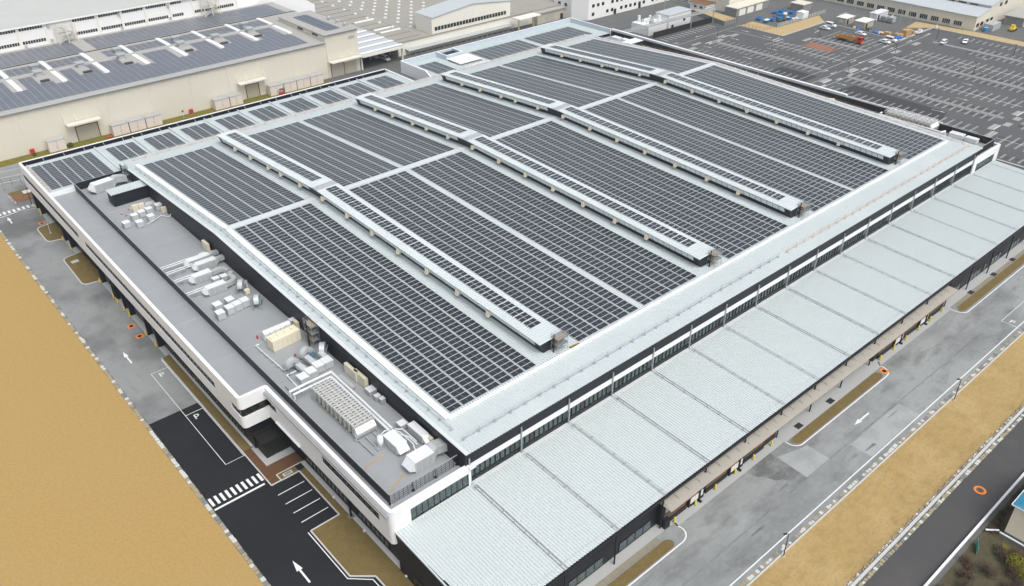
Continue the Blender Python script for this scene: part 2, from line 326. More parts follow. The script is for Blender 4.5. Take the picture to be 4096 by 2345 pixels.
# south side pavements, grass islands, gravel strips
ISLS = [(-20.0,34.4), (66.2,95.2), (126.9,230)]
sheet('pavement', 'pavement', rect(0.9,-20.35,37.2,-18.7), 0.03)
sheet('pavement', 'pavement', rect(37.2,-21.15,65.4,-18.7), 0.012)
sheet('pavement', 'pavement', rect(65.4,-21.4,97.2,-18.7), 0.03)
sheet('pavement', 'pavement', rect(97.2,-21.15,126.0,-18.7), 0.012)
sheet('pavement', 'pavement', rect(126.0,-20.6,225,-18.7), 0.03)
sheet('gravel_strip', 'gravel_strip', rect(8,-21.35,33.0,-20.35), 0.02)
sheet('gravel_strip', 'gravel_strip', rect(128.5,-21.35,225,-20.6), 0.02)
k = MB(); pm = MB()
for x0, x1 in ISLS:
    if x0 < 0: poly = [(x0,-21.5),(33.3,-21.5)]+arc(33.2,-22.5,1.2,60,-80,7,.95)+[(x0,-23.35)]
    elif x1 > 200: poly = [(x1,-23.4),(x0+1.6,-23.4)]+arc(x0+1.5,-22.5,1.4,-100,-190,6,.9)+[(x0+1.6,-21.5),(x1,-21.5)]
    else: poly = arc(x1-1.4,-22.4,1.3,70,-90,8,.95)+arc(x0+1.4,-22.4,1.3,-90,-250,8,.95)
    sheet('lawn', 'brown_grass', poly, 0.05)
    kerbline(k, poly[1:] if x0 > 0 and x1 < 200 else poly, .14, .09)
struct('kerb', k, 'grey_block')
ribbon(pm, [(-20,-23.62),(34.5,-23.62)]+arc(35.3,-21.9,2.1,-90,20,8,1.72)+[(37.4,-20.1)], .22, .012)
ribbon(pm, [(65.7,-19.8),(65.5,-21.2)]+arc(67.4,-21.8,1.9,185,270,7,1.75)+[(94.5,-23.6)]+arc(95.4,-21.8,1.9,-90,20,7,1.75)+[(98.2,-20.2)], .22, .012)
ribbon(pm, [(126.6,-19.9),(126.3,-21.6)]+arc(128.3,-22.1,1.9,190,270,7,1.75)+[(225,-23.8)], .22, .012)
ribbon(pm, [(-20,-33.1),(225,-33.1)], .2, .006)
# bay P on the right
ribbon(pm, [(160,-29.95),(129.9,-29.95),(129.9,-33.1)], .14, .006)
def glyphP(b, cx, cy, s, rot, z):
    c, q = math.cos(rot), math.sin(rot)
    def T(x, y): return (cx+s*(x*c-y*q), cy+s*(x*q+y*c))
    st = [T(-.28,-.6),T(-.28,.6)]; ribbon(b, st, .16*s*1.1, z)
    bow = [T(-.28,.52),T(.05,.52)]+[T(.05+.27*math.cos(a), .25+.27*math.sin(a)) for a in [PI/2-PI*i/6 for i in range(1,7)]]+[T(-.28,-.02)]
    ribbon(b, bow, .16*s*1.05, z+.001)
glyphP(pm, 131.2, -31.6, 1.15, -PI/2, .006)
def arrow(b, tail, tip, w=.32, hw=.9, hl=1.9, z=.004):
    t = Vector(tail); p = Vector(tip); d = (p-t).normalized(); n = Vector((-d.y,d.x)); k = p-d*hl
    b.poly([(*(t-n*w/2),z),(*(k-n*w/2),z),(*(k+n*w/2),z),(*(t+n*w/2),z)])
    b.poly([(*(k-n*hw/2),z),(*p,z),(*(k+n*hw/2),z)])
arrow(pm, (83.0,-26.8), (78.2,-26.8))
# west side paint
ribbon(pm, [(-5.6,72.6),(-5.6,37.2),(-8.85,37.2),(-8.85,69.6),(-5.6,69.6)], .13, .004)
ribbon(pm, [(-5.65,53.55),(-8.8,53.55)], .13, .005)
ribbon(pm, [(-5.85,15.2),(-5.85,3.9),(-3.2,1.35),(-2.9,-18)], .16, .004)
ribbon(pm, [(-3.5,36.6),(-5.6,37.2)], .13, .004)
glyphP(pm, -7.35, 52.1, 1.15, 0, .004); glyphP(pm, -7.3, 68.1, 1.15, 0, .004)
arrow(pm, (-10.25,6.9), (-10.25,12.0), .3, .95, 2.2); arrow(pm, (-10.35,75.5), (-10.35,80.3), .3, .9, 2.0); arrow(pm, (-11.6,153.9), (-11.6,158.3), .3, .9, 2.0)
for i in range(10): pm.poly([(-14.5+i*.93,29.75,.004),(-14.05+i*.93,29.75,.004),(-14.05+i*.93,31.75,.004),(-14.5+i*.93,31.75,.004)])
pm.poly([(-14.6,28.7,.004),(-6.0,28.7,.004),(-6.0,29.1,.004),(-14.6,29.1,.004)])
for y in (25.15,22.65,20.15,17.65): pm.poly([(-5.6,y-.08,.004),(-.9,y-.08,.004),(-.9,y+.08,.004),(-5.6,y+.08,.004)])
ribbon(pm, [(-14,159.1),(-8.6,159.9)], .3, .004)
for i in range(8): pm.poly([(-13.0+i*1.15,160.4+.12*i*0,.004),(-12.4+i*1.15,160.4,.004),(-12.4+i*1.15,162.2,.004),(-13.0+i*1.15,162.2,.004)])
for y0, y1, x1 in ((190.0,189.0,-1),(184.8,184.5,-1),(181.2,180.8,-1.8)): ribbon(pm, [(-12,y0+.4),(x1,y1)], .14, .004)
ribbon(pm, [(-8.2,161.4),(-7.6,160.0),(-6.0,159.2),(-4.4,159.0)], .12, .003)
struct('road_markings', pm, 'paint_white')
# little stone blocks edging the lawns
def edging(x0, y0, x1, y1, along, step, seed, size=(.5,.42), mats=('stone_white','stone_tan','stone_grey')):
    rnd = random.Random(seed); b = MB(); n = int((x1-x0 if along == 'x' else y1-y0)/step)
    for i in range(n):
        l = step*rnd.uniform(.78,.98); wd = rnd.uniform(*sorted((size[0],size[1]))); h = rnd.uniform(.03,.09); mi = rnd.choice((0,0,1,1,1,2)); o = rnd.uniform(-.05,.05)
        if along == 'x': b.box(x0+i*step, y0+o, -.02, x0+i*step+l, y0+o+wd, h, mi)
        else: b.box(x0+o, y0+i*step, -.02, x0+o+wd, y0+i*step+l, h, mi)
    return tag(b.build('stone_edging', mats), kind='structure')
edging(-15.4, -60, -14.8, 200, 'y', .85, 3, (.55,.7))
edging(-20, -34.45, 240, -33.9, 'x', .62, 4, (.34,.62))
edging(-20, -44.2, 240, -43.9, 'x', .66, 5, (.34,.42))
edging(-20, -45.45, 240, -45.0, 'x', .7, 6, (.34,.62))
# =====================================================================
# CAR PARK
# =====================================================================
sheet('parking_lot', 'lot_asphalt', [(196,-90),(335,-90),(335.5,45),(328,82.6),(310,82.6),(306.5,100),(306.3,114.6),(303.3,118),(272.3,118),(271.5,139.8),(268,153),(196,158)], -0.012)
sheet('parking_lot_patch', 'lot_dark', [(229.2,68),(239,66.5),(237.6,33),(229,31)], -0.008)
sheet('parking_lot_patch', 'lot_dark', [(228,96),(238,95.5),(238,80.5),(228,80.5)], -0.008)
sheet('road', 'ground_asphalt', [(205,166),(262,171),(330,158),(330,176),(262,187),(205,189)], -0.02)
sheet('gravel_strip', 'tan_gravel', [(272.7,139.2),(272.7,118.2),(303.3,118.1),(311,125.6),(281.2,126.7),(281.2,139.4)], 0.05)
sheet('gravel_strip', 'tan_gravel', [(328.2,82.7),(320,90.3),(332.4,92),(335.3,69),(336,-90),(331.5,-90)], 0.05)
pl = MB()
st = MB(); rs = random.Random(31)
def stain(b, cx, cy, rx, ry):
    n = 9; b.poly([(cx+rx*rs.uniform(.65,1.1)*math.cos(2*PI*i/n), cy+ry*rs.uniform(.65,1.1)*math.sin(2*PI*i/n), -.006+rs.random()*.003) for i in range(n)])
def loop_line(b, x0, x1, y, g=.17, w=.10, z=.002):
    for s in (-g, g): b.poly([(x0,y+s-w/2,z),(x1,y+s-w/2,z),(x1,y+s+w/2,z),(x0,y+s+w/2,z)])
    for x in (x0, x1): b.poly([(x-.06,y-g,z),(x+.06,y-g,z),(x+.06,y+g,z),(x-.06,y+g,z)])
def stalls(b, x0, x1, ya, yb, ref):
    y = ref-2.5*math.floor((ref-ya)/2.5)
    while y < yb:
        loop_line(b, x0, x1, y); y += 2.5
        if rs.random() < .85: stain(st, (x0+x1)/2+rs.uniform(-.8,.8), y-1.25, min(1.6,(x1-x0)*.33), rs.uniform(.7,1.0))
ROWS = [(223.0,232.8,None),(240.1,244.3,245.4),(246.8,250.5,None),(256.8,266.0,260.2),(273.4,277.2,278.6),(280.2,284.5,None),(286.0,295.6,290.7),(303.5,307.3,308.9),(310.6,314.8,None),(320.5,324.5,None)]
for x0, x1, _ in ROWS:
    for ya, yb in ((-60,12.6),(20.0,71.2),(83.6,132.0 if x0 < 250 else (116 if x0 < 270 else 108))):
        if x0 < 226 and ya > 80: stalls(pl, 226, 233.6, ya, yb, 20.9); continue
        if ya > 80 and x0 > 300: continue
        if x0 > 318 and ya > 80: continue
        if x0 > 300 and yb > 60: yb = 56 if x0 < 312 else 70
        stalls(pl, x0, x1, ya, yb, 20.9)
stalls(pl, 213.4, 217.0, -60, 6.8, 20.9)
for y in range(0, 13): loop_line(pl, 256.5, 261.5, 113-2.5*y-.0) if False else None
for y0, y1 in ((-60,13.2),(18.8,72.5),(83.4,134)):
    pl.poly([(227.55,y0,.001),(227.75,y0,.001),(227.75,y1,.001),(227.55,y1,.001)])
    for x in (260.1,290.6):
        if y1 > 100 and x > 270: continue
        pl.poly([(x,y0,.001),(x+.25,y0,.001),(x+.25,min(y1,116),.001),(x,min(y1,116),.001)])
ribbon(pl, [(262,138),(263.6,133.5),(263.9,112),(266.2,95)], .18, .001)
# plant-side bays north of the lot
for i in range(13): loop_line(pl, 232.2+i*2.53, 232.25+i*2.53, 145, .14, 4.6) if False else pl.poly([(232.0+i*2.53,144.8,.002),(232.3+i*2.53,144.8,.002),(232.3+i*2.53,149.2,.002),(232.0+i*2.53,149.2,.002)])
ribbon(pl, [(205,138.6),(272,139.5)], .16, .001)
# zebra crossings and stop bars on the two footpaths
def zebra(b, x0, x1, y0, y1, n):
    for i in range(n):
        x = x0+(x1-x0)*i/n; b.poly([(x,y0,.003),(x+(x1-x0)/n*.45,y0,.003),(x+(x1-x0)/n*.45,y1,.003),(x,y1,.003)])
for x0, x1 in ((233.6,238.9),(250.6,256.4),(266.6,272.6),(283.2,288.8),(299.5,304.5)):
    zebra(pl, x0, x1, 75.2, 77.3, 8)
for x0, x1 in ((228,232.6),(239.6,243),(246.9,250.2),(256.4,260.5),(267,272)):
    zebra(pl, x0, x1, 73.0, 74.3, 7)
for x0, x1 in ((216,222),(233.2,238.9),(251,256),(267,272)):
    zebra(pl, x0, x1, 17.0, 18.4, 7)
for x0, x1 in ((223.5,232.6),(239.4,243.1),(246.7,250)):
    zebra(pl, x0, x1, 14.4, 16.4, 9)
for x0, x1 in ((230.1,233.6),(241.6,244.0),(246.9,250.5),(256.4,261.2)): zebra(pl, x0, x1, 131.2, 133.2, 7)
for x0, x1 in ((235,240.3),(250.8,256.2)): zebra(pl, x0, x1, 134.2, 135.6, 8)
for x0, x1, y in ((233.5,238.8,16.4),(250.6,256.2,16.4),(240.4,245,132.6),(252,257,133.2),(233,238.5,75.0),(250.4,256,74.6),(266.6,272.2,74.6),(264.2,269.2,117.2)): pl.poly([(x0,y,.004),(x1,y,.004),(x1,y+.45,.004),(x0,y+.45,.004)])
zebra(pl, 263.8, 268.9, 115.2, 116.2, 7); zebra(pl, 272.5, 278.5, 107.6, 109.4, 8)
for x0 in (288.2, 302): zebra(pl, x0, x0+4, 82.3, 83.2, 6)
for a in ((230,83.0,262,83.0),(262,82.6,328,82.4),(229,77.8,320,79.0),(229,73.0,280,73.4)):
    ribbon(pl, [(a[0],a[1]),(a[2],a[3])], .16, .001)
for t, p in (((269.6,72.1),(269.7,67.6)),((253.7,72.2),(253.8,68.0)),((236.8,72.5),(236.9,68.1)),((236.3,37.5),(236.8,33.0)),((253.0,37.5),(253.2,33.0)),((269.2,42.9),(269.3,38.7)),((285.9,52.4),(286.6,48.2)),((301.8,52.3),(302.2,48.0)),((249.0,140.9),(244.4,141.2)),((229.8,141.2),(233.8,141)),((237.5,131.5),(237.6,127.1)),((254.5,131.0),(254.4,126.5)),((237.6,112.8),(237.5,108.3)),((253.6,112.9),(253.7,107.9)),((266.9,134.5),(266.7,130.4)),((266.7,123.8),(266.6,119.2)),((253.5,90.1),(253.8,86.2)),((269.4,90),(269.6,85.9)),((285.6,79.7),(290.6,79.8)),((300.5,79.7),(305.5,79.8)),((315.2,79.5),(320,79.5)),((261.2,81.2),(265.8,81.3)),((266.6,78.5),(262.4,78.6)),((247.9,78.8),(243.4,78.8)),((243.4,82.1),(247.5,81.9)),((286,112),(290.5,112.6)),((298.5,100),(298.7,95.5)),((301.5,22),(301.6,17.6)),((236.8,-8),(236.8,-12.5))):
    arrow(pl, t, p, .22, .8, 1.6, .003)
struct('parking_markings', pl, 'paint_lot'); struct('parking_stains', st, 'lot_stain')
ho = MB()
for i in range(12):
    y = 93.6+i*1.0
    if y+1.6 < 106: ho.poly([(267.0,y,.003),(267.0,y+.35,.003),(272.9,y+1.75,.003),(272.9,y+1.4,.003)])
ribbon(ho, [(267,93.4),(267,105.7),(273,105.7),(273,93.4)], .25, .004, True)
struct('orange_markings', ho, 'paint_orange')
k = MB()      # raised kerb strips with wheel stops between the rows of bays, and the kerbs round the lot
for x in (245.4, 278.6, 308.9):
    for y0, y1 in ((-60,13.0),(18.6,73.0),(84,133 if x < 250 else (108 if x < 300 else 84.2))):
        for o in (-.75, 0, .75): k.box(x+o-.1, y0, -.02, x+o+.1, y1, .12)
kerbline(k, [(211.6,-60),(211.6,6.3)], .5, .14)
kerbline(k, [(271.9,139.6),(272.2,118.1),(303.3,117.9),(306.3,114.4)], .35, .16)
kerbline(k, [(310,82.9),(328,82.9),(331.6,45),(333,-60)], .35, .16)
kerbline(k, [(313,83.1),(301.4,83.2),(303.0,112)], .3, .14)
struct('kerb', k, 'kerb')
# =====================================================================
# THE LARGE FACTORY
# =====================================================================
def zr(y): return 14.9+0.030488*y if y < 82 else 17.4-0.05739*(y-82)
FRONT_SL = math.atan(0.030488); REAR_SL = -math.atan(0.05739)
FX0, FX1, FY1 = 13.3, 178.3, 139.5
fac = thing('factory_building', 'huge new factory with dark metal walls under a long ribbed roof covered in solar panels', 'factory', (13.5,0,0))
b = W(fac); corr(b, FX0, FX1, [(-.35,zr(-.35)),(81.4,zr(81.4)),(82.6,zr(82.6)),(FY1,zr(FY1))], 'y', .55, .09)
roof = b.build('main_roof', 'galvalume', fac)
b = W(fac); b.box(15.5,81.35,17.46,177,82.65,17.62); b.box(15.5,80.95,17.44,177,81.05,17.58); b.box(15.5,82.95,17.44,177,83.05,17.58)
b.build('ridge_cap', 'flashing', roof)
for xa, xb in ((13.15,13.75),(177.85,178.45)):      # verge flashing on both gable sides, then the cable trays round the solar field
    b = W(fac)
    b.hexa([(xa,-.35,zr(-.35)+.02),(xb,-.35,zr(-.35)+.02),(xb,82,zr(82)+.02),(xa,82,zr(82)+.02),(xa,-.35,zr(-.35)+.14),(xb,-.35,zr(-.35)+.14),(xb,82,zr(82)+.14),(xa,82,zr(82)+.14)])
    b.hexa([(xa,82.01,zr(82)+.02),(xb,82.01,zr(82)+.02),(xb,FY1,zr(FY1)+.02),(xa,FY1,zr(FY1)+.02),(xa,82.01,zr(82)+.14),(xb,82.01,zr(82)+.14),(xb,FY1,zr(FY1)+.14),(xa,FY1,zr(FY1)+.14)])
    b.build('verge_flashing', 'flashing', roof)
b = W(fac)
b.hexa([(15.9,7.1,zr(7.1)+.08),(175.4,7.1,zr(7.1)+.08),(175.4,7.55,zr(7.55)+.08),(15.9,7.55,zr(7.55)+.08),(15.9,7.1,zr(7.1)+.34),(175.4,7.1,zr(7.1)+.34),(175.4,7.55,zr(7.55)+.36),(15.9,7.55,zr(7.55)+.36)])
for ya, yb in ((7.56,82),(82.01,133.6)):
    for xa, xb, t in ((15.5,16.6,.16),(175.1,175.45,.3)):
        b.hexa([(xa,ya,zr(ya)+.08),(xb,ya,zr(ya)+.08),(xb,yb,zr(yb)+.08),(xa,yb,zr(yb)+.08),(xa,ya,zr(ya)+t+.06),(xb,ya,zr(ya)+t+.06),(xb,yb,zr(yb)+t+.06),(xa,yb,zr(yb)+t+.06)])
n = 0
for i in range(0, 310):        # little clips along the tray
    x = 16.6+i*.512
    if x < 175: b.box(x, 7.56, zr(7.6)+.1, x+.16, 8.05, zr(8)+.24)
b.build('cable_tray', 'coping', roof)
# walls
b = W(fac)
b.box(13.5,0.45,7.6,177.0,.62,8.8,0); b.box(13.5,.35,12.12,178,.62,14.86,0); b.box(13.5,.70,8.8,178,.85,12.12,0)
for ya, yb in ((.65,82),(82.001,139.3)):
    for xa, xb in ((13.5,13.8),(177.8,178.1)):
        b.hexa([(xa,ya,9.5),(xb,ya,9.5),(xb,yb,9.5),(xa,yb,9.5),(xa,ya,zr(ya)-.03),(xb,ya,zr(ya)-.03),(xb,yb,zr(yb)-.03),(xa,yb,zr(yb)-.03)])
b.box(13.8,139.0,9.5,177.8,139.3,zr(139.3)-.05)
b.box(13.8,.86,0,177.8,139,9.5)
b.build('wall', 'dark_cladding', fac)
b = W(fac); b.box(13.6,-.32,14.62,178,-.02,14.84); b.build('gutter', 'dark_frame', fac)
b = W(fac); b.box(14.32,.34,11.0,177.0,.68,12.1); b.build('white_band', 'white_panel', fac)
rnd = random.Random(11)
for kbay in range(17):
    x0 = 14.1+10.15*kbay; x1 = min(x0+10.15, 177.0); x0 = max(x0, 14.35)
    f = W(fac); f.box(x0,.45,10.86,x1,.69,10.99); f.box(x0,.45,8.81,x1,.69,9.0)
    n = 10
    xs = [x0+(x1-x0)*i/n for i in range(n+1)]
    for x in xs[1:-1]: f.box(x-.06,.45,9.0,x+.06,.69,10.86)
    fr = f.build('window', 'dark_frame', fac)
    g = W(fac); lv = rnd.choice((1,2,7,8,3))
    for i in range(n):
        g.poly([(xs[i]+.06,.60+.01*rnd.random(),9.0),(xs[i+1]-.06,.60+.01*rnd.random(),9.0),(xs[i+1]-.06,.60+.01*rnd.random(),10.86),(xs[i]+.06,.60+.01*rnd.random(),10.86)], 1 if i == lv else 0)
    g.build('pane', ['window_glass','louver_panel'], fr)
    p = W(fac); px = 14.1+10.15*kbay
    if kbay > 0 or True:
        p.box(px-.09,.08,8.3,px+.09,.30,13.4)
        p.tube((px-.05,-.2,9.1),(px-.25,-1.3,8.18),.04); p.tube((px+.05,-.2,9.1),(px+.35,-1.3,8.18),.04)
        p.tube((px-.25,-1.25,8.22),(px+.35,-1.25,8.22),.03)
        p.build('downpipe', 'galv_steel', fac)
# canopy along the south front
CX0, CX1 = 0.55, 189.8
def zc(y): return 8.18+(y/19.9)*0.76
b = W(fac); corr(b, CX0, CX1, [(-.02,zc(-.02)),(-10,zc(-10)),(-19.9,zc(-19.9))], 'y', .5, .13)
b.f = [f_[::-1] for f_ in b.f]
can = b.build('canopy_roof', 'canopy_metal', fac)
b = W(fac)
b.hexa([(CX0,-19.9,7.0),(CX1,-19.9,7.0),(CX1,-.05,7.0),(CX0,-.05,7.0),(CX0,-19.9,zc(-19.9)-.05),(CX1,-19.9,zc(-19.9)-.05),(CX1,-.05,zc(0)-.05),(CX0,-.05,zc(0)-.05)])
b.build('canopy_soffit', 'dark_cladding', can)
b = W(fac); b.box(CX0-.05,-20.22,6.98,CX1,-19.93,7.28); b.build('canopy_gutter', 'dark_frame', can)
b = W(fac); b.box(CX0,-.12,8.2,CX1,-.012,8.32); b.box(14.4,-.011,8.12,177,.44,8.3); b.hexa([(CX0-.08,-19.9,7.3),(CX0+.1,-19.9,7.3),(CX0+.1,0,8.0),(CX0-.08,0,8.0),(CX0-.08,-19.9,7.56),(CX0+.1,-19.9,7.56),(CX0+.1,-.12,8.32),(CX0-.08,-.12,8.32)])
b.build('canopy_flashing', 'flashing', can)
for kk in range(18):
    x = 14.45+10.15*kk
    if x > CX1: break
    b = W(fac)
    for xa, xb, h, mi in ((x-.19,x+.19,.125,0),(x-.30,x-.24,.17,0),(x+.24,x+.30,.17,0)):
        b.hexa([(xa,-19.95,zc(-19.95)),(xb,-19.95,zc(-19.95)),(xb,-.5,zc(-.5)),(xa,-.5,zc(-.5)),(xa,-19.95,zc(-19.95)+h),(xb,-19.95,zc(-19.95)+h),(xb,-.5,zc(-.5)+h),(xa,-.5,zc(-.5)+h)])
    for j in range(8): y = -2.2-j*2.4; b.box(x-.33,y-.12,zc(y)+.1,x+.33,y+.12,zc(y)+.24)
    b.build('roof_joint', 'galv_steel', can)
b = W(fac)      # row of roof bolts near the canopy eave
x = 1.0
while x < CX1-.3:
    b.box(x,-19.0,zc(-19)+.08,x+.11,-18.88,zc(-19)+.16); x += .5
tag(b.build('bolt_row', 'unit_grey', can), kind='stuff')
b = W(fac); b.box(.65,-18.72,0,189.6,-18.42,7.0); b.box(.65,-18.42,0,.95,-.02,7.9); b.box(189.3,-18.4,0,189.6,0,7.9)
b.hexa([(.56,-19.9,6.99),(.64,-19.9,6.99),(.64,-.02,6.99),(.56,-.02,6.99),(.56,-19.9,7.36),(.64,-19.9,7.36),(.64,-.02,8.08),(.56,-.02,8.08)])
b.build('canopy_wall', 'dark_cladding', fac)
for kk in range(-1, 18):
    x = 14.55+10.15*kk
    if x < 1 or x > 189: continue
    b = W(fac); b.tube((x,-19.62,0),(x,-19.62,7.1),.13,8); b.build('column', 'dark_cladding', fac)
rnd = random.Random(5)
def wallwindow(x0, x1, n, z0=.3, z1=2.05):
    f = W(fac); f.box(x0,-18.80,z0-.1,x1,-18.725,z0); f.box(x0,-18.80,z1,x1,-18.725,z1+.1)
    xs = [x0+(x1-x0)*i/n for i in range(n+1)]
    for x in xs: f.box(x-.06,-18.80,z0,x+.06,-18.725,z1)
    fr = f.build('window', 'dark_frame', fac); g = W(fac)
    for i in range(n): g.poly([(xs[i]+.06,-18.745-.012*rnd.random(),z0),(xs[i+1]-.06,-18.745-.012*rnd.random(),z0),(xs[i+1]-.06,-18.745,z1),(xs[i]+.06,-18.745,z1)])
    g.build('pane', 'window_glass', fr)
for x0, x1, n in ((2.2,9.0,4),(11.2,13.6,2),(16.2,23.2,4),(18.9+4.2,24.1,1),(26.6,33.6,4),(66.5,73.5,4),(76.8,83.8,4),(87,93.6,4),(129.5,134.8,3),(139.6,144.6,3),(146.2,147.5,1),(150,155,3),(160.4,165.2,3),(170.4,175.4,3),(180.4,185.4,3)):
    if x0 == 18.9+4.2: continue
    wallwindow(x0, x1, n)
def xwindow(y0, y1, n):      # west end wall of the canopy hall
    f = W(fac); f.box(.56,y0,.3,.645,y1,.4); f.box(.56,y0,2.2,.645,y1,2.3); ys = [y0+(y1-y0)*i/n for i in range(n+1)]
    for y in ys: f.box(.56,y-.05,.4,.645,y+.05,2.2)
    fr = f.build('window', 'dark_frame', fac); g = W(fac)
    for i in range(n): g.poly([(.60,ys[i]+.05,.4),(.60,ys[i+1]-.05,.4),(.60,ys[i+1]-.05,2.2),(.60,ys[i]+.05,2.2)])
    g.build('pane', 'dark_glass', fr)
xwindow(-6.8,-3.2,3); xwindow(-13.5,-8.5,4)
# the two docks under the eave
b = W(fac); d0, d1 = 34.8, 126.2
b.hexa([(d0,-21.3,4.86),(d1,-21.3,4.86),(d1,-18.73,4.98),(d0,-18.73,4.98),(d0,-21.3,5.0),(d1,-21.3,5.0),(d1,-18.73,5.14),(d0,-18.73,5.14)])
dc = b.build('dock_canopy', 'beige_canopy', fac)
for i in range(int((d1-d0)/2.54)+1):
    x = d0+.35+i*2.54; b = W(fac); b.tube((x,-18.9,5.9),(x,-20.5,5.03),.05); b.box(x-.12,-19.0,5.75,x+.12,-18.73,6.05); b.build('tie_rod', 'galv_steel', dc)
for d0, d1, doors in ((35.0,65.2,((35.9,40.6),(46.1,50.9),(56.2,61.0))),(97.2,126.0,((99.2,103.8),(109.4,113.9),(119.4,124.0)))):
    b = W(fac); b.box(d0+.1,-19.5,0,d1-.1,-18.73,4.6); b.build('dock_wall', 'black', fac)
    for x0, x1 in doors:
        b = W(fac); b.box(x0,-19.54,2.4,x1,-19.51,4.0,0); b.box(x0-.6,-21.28,4.64,x1+.3,-21.16,4.845,1); b.box(x0-.3,-19.6,.86,x1+.3,-19.51,2.39,2); b.box(x0-.4,-19.75,.0,x1+.4,-19.51,.84,3)
        b.build('dock_door', ['shutter','brick_orange','dock_brown','black'], fac)
        b = W(fac); b.box(x1+.7,-19.9,.0,x1+4.4,-19.51,4.2,0); b.box(x1+1.0,-19.95,.7,x1+2.9,-19.9,1.9,1); b.box(x1+3.2,-19.95,.8,x1+4.0,-19.9,2.0,1); b.tube((x1+3.05,-20.05,3),(x1+3.1,-20.05,.2),.15,8,0); b.box(x1+2.9,-20.5,0,x1+3.3,-19.95,.3,0)
        if x1+4.6 < d1: b.build('dock_shelter', ['black','unit_white'], fac)
# roof monitors
MON = (37.9, 79.4, 109.9, 150.9)
def mz(y, h): return zr(y)+h
for mi_, mx in enumerate(MON):
    b = W(fac); xa, xb = mx-.2, mx+3.9; xt = mx-1.15
    for ya, yb in ((9.9,82),(82.001,132.2)):
        b.hexa([(xa,ya,zr(ya)-.05),(xb,ya,zr(ya)-.05),(xb,yb,zr(yb)-.05),(xa,yb,zr(yb)-.05),(xt,ya,mz(ya,2.32)),(xb,ya,mz(ya,2.45)),(xb,yb,mz(yb,2.45)),(xt,yb,mz(yb,2.32))])
    mon = b.build('roof_monitor', 'dark_cladding', fac)
    b = W(fac)
    for ya, yb, n_ in ((9.5,80.9,1),(83.1,132.7,1)):
        corr(b, ya, yb, [(mx-1.3,0),(mx+4.05,.16)], 'x', .55, .08)
    v = []
    for (px, py, pz) in b.v: v.append((px,py,pz+zr(py)+2.42))      # follow the roof slope (origin is y=0, z=0)
    b.v = v
    b.build('monitor_roof', 'galvalume', mon)
    b = W(fac)
    for ya, yb in ((9.48,80.92),(83.08,132.72)):
        for x0_, x1_, t0, t1 in ((mx-1.34,mx-1.27,2.36,2.52),):
            b.hexa([(x0_,ya,zr(ya)+t0),(x1_,ya,zr(ya)+t0),(x1_,yb,zr(yb)+t0),(x0_,yb,zr(yb)+t0),(x0_,ya,zr(ya)+t1),(x1_,ya,zr(ya)+t1),(x1_,yb,zr(yb)+t1),(x0_,yb,zr(yb)+t1)])
    for ya, yb in ((9.9,82),(82.001,132.2)):      # white apron on the roof beside the monitor
        for x0_, x1_, t0, t1 in ((mx-.55,mx-.24,.08,.2),):
            b.hexa([(x0_,ya,zr(ya)+t0),(x1_,ya,zr(ya)+t0),(x1_,yb,zr(yb)+t0),(x0_,yb,zr(yb)+t0),(x0_,ya,zr(ya)+t1),(x1_,ya,zr(ya)+t1),(x1_,yb,zr(yb)+t1),(x0_,yb,zr(yb)+t1)])
    b.build('monitor_fascia', 'flashing', mon)
    b = W(fac); b.hexa([(mx-1.25,80.95,19.6),(mx+4.0,80.95,19.75),(mx+4.0,83.05,19.75),(mx-1.25,83.05,19.6),(mx-1.25,80.95,19.82),(mx+4.0,80.95,19.98),(mx+4.0,83.05,19.98),(mx-1.25,83.05,19.82)])
    b.box(mx-.5,81.85,19.8,mx+4.0,82.15,20.06)
    b.build('monitor_ridge', 'unit_grey', mon)
    # window lights (each a part) : south length and north length
    y = 11.3; ys = []
    while y < 78.6: ys.append(y); y += 1.5
    y = 85.2
    while y < 129.6: ys.append(y); y += 1.5
    for y in ys:
        b = W(fac); y1 = y+1.36
        b.hexa([(mx-.77,y,zr(y)+1.2),(mx-.70,y,zr(y)+1.2),(mx-.70,y1,zr(y1)+1.2),(mx-.77,y1,zr(y1)+1.2),(mx-1.17,y,zr(y)+2.2),(mx-1.1,y,zr(y)+2.2),(mx-1.1,y1,zr(y1)+2.2),(mx-1.17,y1,zr(y1)+2.2)])
        b.build('window', 'frosted', mon)
    for y in (22.6,31.3,40.6,50,59.2,68.6,78.5,88.3,97.5,103.6,113.0,121.5):
        b = W(fac); b.hexa([(mx-1.6,y,zr(y)+.95),(mx-.7,y,zr(y)+1.1),(mx-.7,y+.7,zr(y)+1.1),(mx-1.6,y+.7,zr(y)+.95),(mx-1.45,y,zr(y)+1.9),(mx-1.0,y,zr(y)+1.9),(mx-1.0,y+.7,zr(y)+1.9),(mx-1.45,y+.7,zr(y)+1.9)])
        b.build('vent_hood', 'unit_cream', mon)
